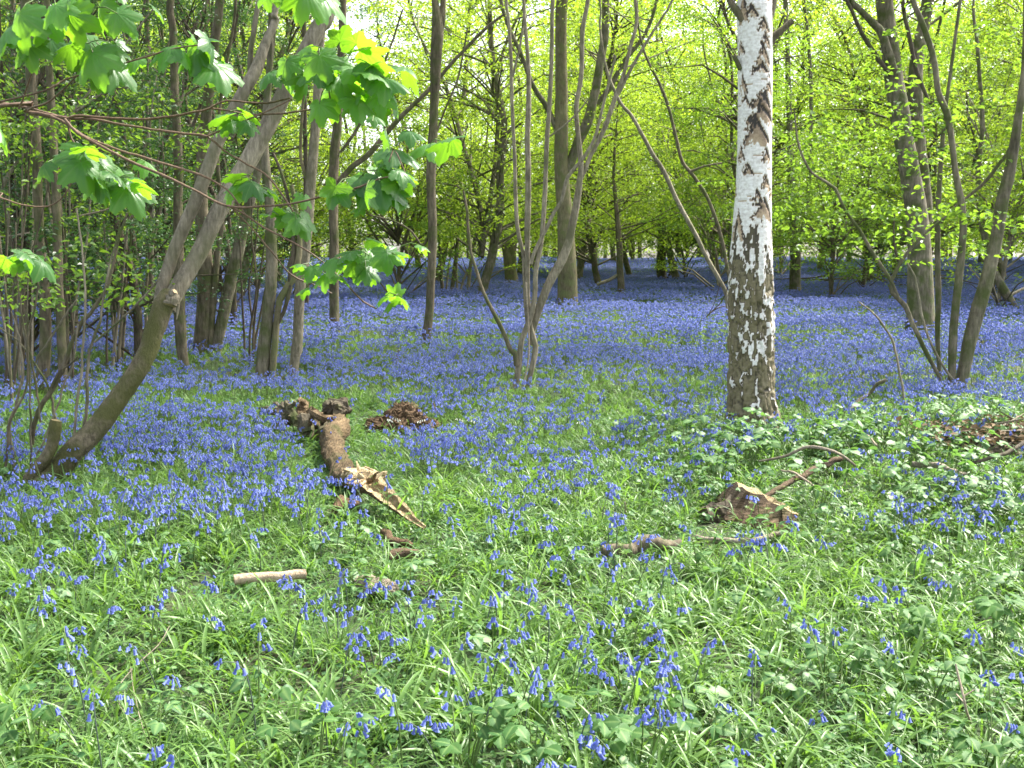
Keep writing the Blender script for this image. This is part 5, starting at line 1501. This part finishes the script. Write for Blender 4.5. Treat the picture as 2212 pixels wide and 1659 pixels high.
g = np.random.default_rng(66)
BP = points(2.2, 15, bell_density, 370, g=g)
BP = clear(BP, .12, g)
dist = np.linalg.norm(BP[:, :2], axis=1)
scr_x = np.abs(BP[:, 0]) / BP[:, 1]
inframe = (scr_x < .50) & (BP[:, 1] > 2.55)
order = np.argsort(np.where(inframe, dist, 1e9))
near_idx = order[:290]
mask = np.ones(len(BP), bool); mask[near_idx] = False
near_pts = BP[near_idx]
rest = BP[mask]
print('bluebells near', len(near_pts), 'reach', dist[near_idx].max(), 'mid', len(rest))
proto_things = []
for k, (sm, bm) in enumerate(near_bells):
    pass
for i, p in enumerate(near_pts):
    sm, bm = near_bells[i % len(near_bells)]
    root = thing('bluebell', 'single nodding violet-blue bluebell on its own stalk in the nearest grass', 'flower', p, 'bluebells in the nearest grass')
    root.rotation_euler = (g.normal(0, .1), g.normal(0, .1), g.uniform(0, 6.28))
    s = g.uniform(.85, 1.15); root.scale = (s, s, s)
    for nm, me in (('stem', sm), ('blossom', bm)):
        c = bpy.data.objects.new(nm, me); col.objects.link(c); c.parent = root
for (px, py) in ((858, 944), (872, 948), (896, 946), (1016, 946), (1040, 950), (1240, 948)):
    p = ground(px, py)
    root = thing('bluebell', 'white-flowered bluebell by the rotten stump' if px < 900 else 'white-flowered bluebell among blue ones right of the rotten stump', 'flower', p, 'white bluebells by the stump' if px < 900 else 'white bluebells right of the stump')
    root.rotation_euler = (0, 0, g.uniform(0, 6.28)); root.scale = (.9, .9, .9)
    for nm, me in (('stem', white_bell[0]), ('blossom', white_bell[1])):
        c = bpy.data.objects.new(nm, me); col.objects.link(c); c.parent = root

scatter('bluebell_carpet', 'dense carpet of violet-blue bluebells across the woodland floor', 'bluebells', rest, g.uniform(.85, 1.15, len(rest)), g.integers(0, len(mid_protos), len(rest)), mid_protos, 'bluebell_plant')


def far_density(x, y):
    c = noise2(x, y, 2.2, 211) * .6 + noise2(x, y, .9, 212) * .4
    return np.clip(1.55 + 1.8 * (c - .5), .8, 2.2) * np.interp(y, [15, 30, 84], [1.0, 1.0, .9])


sp = .80
gx, gy = np.meshgrid(np.arange(-56, 56, sp), np.arange(14.6, 86, sp))
gx = (gx + g.uniform(-.3, .3, gx.shape)).ravel(); gy = (gy + g.uniform(-.3, .3, gy.shape)).ravel()
k_ = (np.abs(gx) < .60 * gy + 1.5) & (g.random(len(gx)) * 1.6 < far_density(gx, gy) + .15)
FP = np.stack([gx[k_], gy[k_], gh(gx[k_], gy[k_])], -1)
print('far patches', len(FP))
scatter('bluebell_carpet', 'far haze of bluebells spreading back between the trunks', 'bluebells', FP, g.uniform(.9, 1.2, len(FP)), g.integers(0, len(far_protos), len(FP)), far_protos, 'bluebell_patch', tilt=.03)


def grass_density(x, y):
    d = np.interp(y, [2.0, 5, 8, 11, 15], [125, 105, 75, 50, 34])
    d = d * (1 - .5 * np.clip((x - .75) / .7, 0, 1) * np.exp(-((y - 6.9) / 1.4) ** 2))
    return d * np.clip(.45 + 1.1 * noise2(x, y, .6, 221), .3, 1.5)


GP = points(1.9, 17, grass_density, 170, g=g)
GP = clear(GP, .22, g)
short_protos = []
for k in range(8):
    m_ = MB(); tuft(g, 9, (.04, .13), .008, m_, spread=.05, nseg=4)
    q_ = g.normal(0, .05, (5, 2))
    add_leaves(m_, np.column_stack([q_, g.uniform(.015, .05, 5)]), np.column_stack([g.normal(0, 1, (5, 2)), g.normal(.1, .2, 5)]), np.column_stack([g.normal(0, .4, (5, 2)), np.ones(5)]), g.uniform(.015, .032, 5), mat=1, detail=1, ratio=.7)
    short_protos.append(m_.mesh('short_grass', [M['grass'], M['herb']]))
SP = points(1.9, 11, lambda x, y: np.interp(y, [2, 7, 11], [210, 220, 90]), 330, g=g)
scatter('short_grass', 'short grass and seedlings filling the floor beneath the bluebells', 'grass', SP, g.uniform(.7, 1.3, len(SP)), g.integers(0, 8, len(SP)), short_protos, 'short_grass', tilt=.2)
scatter('grass', 'fresh green strap leaves and grass between the bluebells', 'grass', GP, g.uniform(.65, 1.2, len(GP)) * np.interp(GP[:, 1], [3, 6, 9], [1.0, .85, .7]), np.where(g.random(len(GP)) < .8, g.integers(0, 9, len(GP)), g.integers(9, 13, len(GP))), tuft_protos, 'strap_leaf_tuft', tilt=.2)


def herb_density(x, y):
    right = np.clip((x - .1 * y + .4) / 1.2, 0, 1)
    d = np.interp(y, [2, 4.5, 6.5, 9, 10.5], [60, 64, 44, 30, 0]) * right
    mid = np.exp(-((x + .6) / .8) ** 2 - ((y - 4.6) / .7) ** 2) * 70
    mid = mid + 60 * np.clip((x - .75) / .7, 0, 1) * np.exp(-((y - 6.9) / 1.3) ** 2)
    d = d + mid + np.interp(y, [2, 5, 7, 9], [34, 24, 8, 0])
    return d * np.clip((noise2(x, y, .5, 231) - .2) * 2.2, .1, 1.8)


HP = points(1.9, 10.5, herb_density, 170, g=g)
HP = clear(HP, .25, g)
scatter('bramble_cover', 'low bramble and broad-leaved seedlings covering the ground, thickest at the right', 'undergrowth', HP, g.uniform(.55, 1.05, len(HP)) * (1 + .75 * np.clip((HP[:, 0] - .6) / .8, 0, 1) * np.exp(-((HP[:, 1] - 6.6) / 1.5) ** 2)), g.integers(0, len(herb_protos), len(HP)), herb_protos, 'bramble_sprig', tilt=.2)


def clea_density(x, y):
    return np.interp(y, [2, 4.5, 6, 7], [40, 30, 10, 0]) * np.clip((x + .35 * y - .6) / 1.2, 0.08, 1) * np.clip((noise2(x, y, .5, 241) - .35) * 3, 0, 1.6)


CP = points(1.9, 7, clea_density, 64, g=g)
scatter('cleavers', 'bright yellow-green cleavers with star-shaped leaf whorls near the bottom edge', 'undergrowth', CP, g.uniform(.8, 1.3, len(CP)), g.integers(0, 5, len(CP)), clea_protos, 'cleavers_sprig', tilt=.2)
print('grass', len(GP), 'herb', len(HP), 'cleavers', len(CP))


# big near leaves along the bottom edge
def near_herb(px, py, h, n, L, label, seed):
    gg = np.random.default_rng(seed)
    b = ground(px, py); b[2] = float(gh(b[0], b[1]))
    root = thing('bramble_plant', label, 'plant', b)
    st, lf = MB(), MB()
    for k in range(n):
        a = gg.uniform(0, 6.28); q = np.array([math.cos(a), math.sin(a), 0]) * gg.uniform(.03, .13); hh = h * gg.uniform(.6, 1.1)
        top = b + q + [0, 0, hh]
        tube(st, [b - [0, 0, .02], b + q * .5 + [0, 0, hh * .7], top], [.003, .0022, .0016], sides=5, step=.03, cap=False, lump=.1)
        for j, da in enumerate((0, 1.3, -1.3)):
            Lj = L * gg.uniform(.8, 1.1) * (1 if j == 0 else .85); aa = a + da
            pleat_leaf(lf, top, [math.cos(aa), math.sin(aa), gg.normal(-.1, .2)], [gg.normal(0, .3), gg.normal(-.2, .3), 1.0], Lj, gg)
    st.build('stem', M['stalk'], root)
    lf.build('leaves', M['herb_near'], root)


M['herb_near'] = leaf_mat('near bramble leaf', (.045, .12, .035), (.085, .18, .05), (.18, .34, .05), trans=.4, rough=.55, spec=.22, veins=True)
for k, (px, py, h, n, L, lab) in enumerate([
    (1010, 1700, .20, 8, .052, 'broad bright bramble leaves at the bottom edge, left of the middle plant'),
    (1150, 1720, .22, 10, .056, 'largest bramble plant at the middle of the bottom edge'),
    (1290, 1690, .20, 8, .052, 'bramble plant at the bottom edge just right of the largest one'),
    (690, 1690, .18, 6, .05, 'rounded pale leaves at the bottom edge under the left bluebells'),
    (1480, 1660, .22, 5, .06, 'bramble sprig near the bottom edge right of centre'),
    (2120, 1700, .2, 7, .055, 'smooth oval-leaved plant at the bottom right corner'),
    (2010, 1560, .24, 5, .06, 'bramble plant below the forked twig at lower right'),
    (2150, 1430, .26, 6, .065, 'bramble plant at the right edge above the forked twig'),
    (1960, 1430, .22, 5, .06, 'bramble plant left of the forked twig at lower right'),
    (1780, 1500, .22, 5, .06, 'bramble plant between the lower-right bluebells'),
    (1555, 1075, .3, 5, .06, 'bramble sprig hanging over the dark end of the split log'),
    (1625, 1035, .26, 5, .055, 'bramble sprig behind the upper edge of the split log'),
    (80, 1640, .2, 4, .06, 'dark clover-like leaves in the lower left corner')]):
    near_herb(px, py, h, n, L, lab, 300 + k)

# ------------------------------------------------------------------ light, sky, camera
SUN_AZ, SUN_EL = R(56), R(53)
w = bpy.data.worlds.new('World'); scene.world = w; w.use_nodes = True
nt = w.node_tree
bg = nt.nodes['Background']
sky = nt.nodes.new('ShaderNodeTexSky'); sky.sky_type = 'NISHITA'; sky.sun_disc = False
sky.sun_elevation = SUN_EL; sky.sun_rotation = SUN_AZ; sky.air_density = 1.0; sky.dust_density = 3.0; sky.ozone_density = 1.0
hs = nt.nodes.new('ShaderNodeHueSaturation'); hs.inputs['Saturation'].default_value = .45
nt.links.new(sky.outputs[0], hs.inputs['Color']); nt.links.new(hs.outputs[0], bg.inputs[0]); bg.inputs[1].default_value = .12
sd = bpy.data.lights.new('sun', 'SUN'); sd.energy = 3.2; sd.angle = R(4); sd.color = (1, .95, .86)
so = bpy.data.objects.new('sun', sd); col.objects.link(so)
sv = Vector((math.sin(SUN_AZ) * math.cos(SUN_EL), math.cos(SUN_AZ) * math.cos(SUN_EL), math.sin(SUN_EL)))
so.rotation_euler = sv.to_track_quat('Z', 'Y').to_euler()

cd = bpy.data.cameras.new('camera'); co = bpy.data.objects.new('camera', cd); col.objects.link(co)
cd.sensor_width = 36; cd.lens = 36 * F0 / W0; cd.clip_end = 1000; cd.clip_start = .05
co.location = Vector(CAM); co.rotation_euler = (R(90) - PITCH, 0, 0)
scene.camera = co
scene.view_settings.view_transform = 'Standard'; scene.view_settings.look = 'None'
scene.view_settings.exposure = 2.25; scene.view_settings.gamma = 1
cy = scene.cycles
cy.use_denoising = True
cy.max_bounces = 8; cy.diffuse_bounces = 4; cy.glossy_bounces = 2; cy.transmission_bounces = 4; cy.transparent_max_bounces = 4
cy.sample_clamp_indirect = 6
cy.filter_width = 1.6
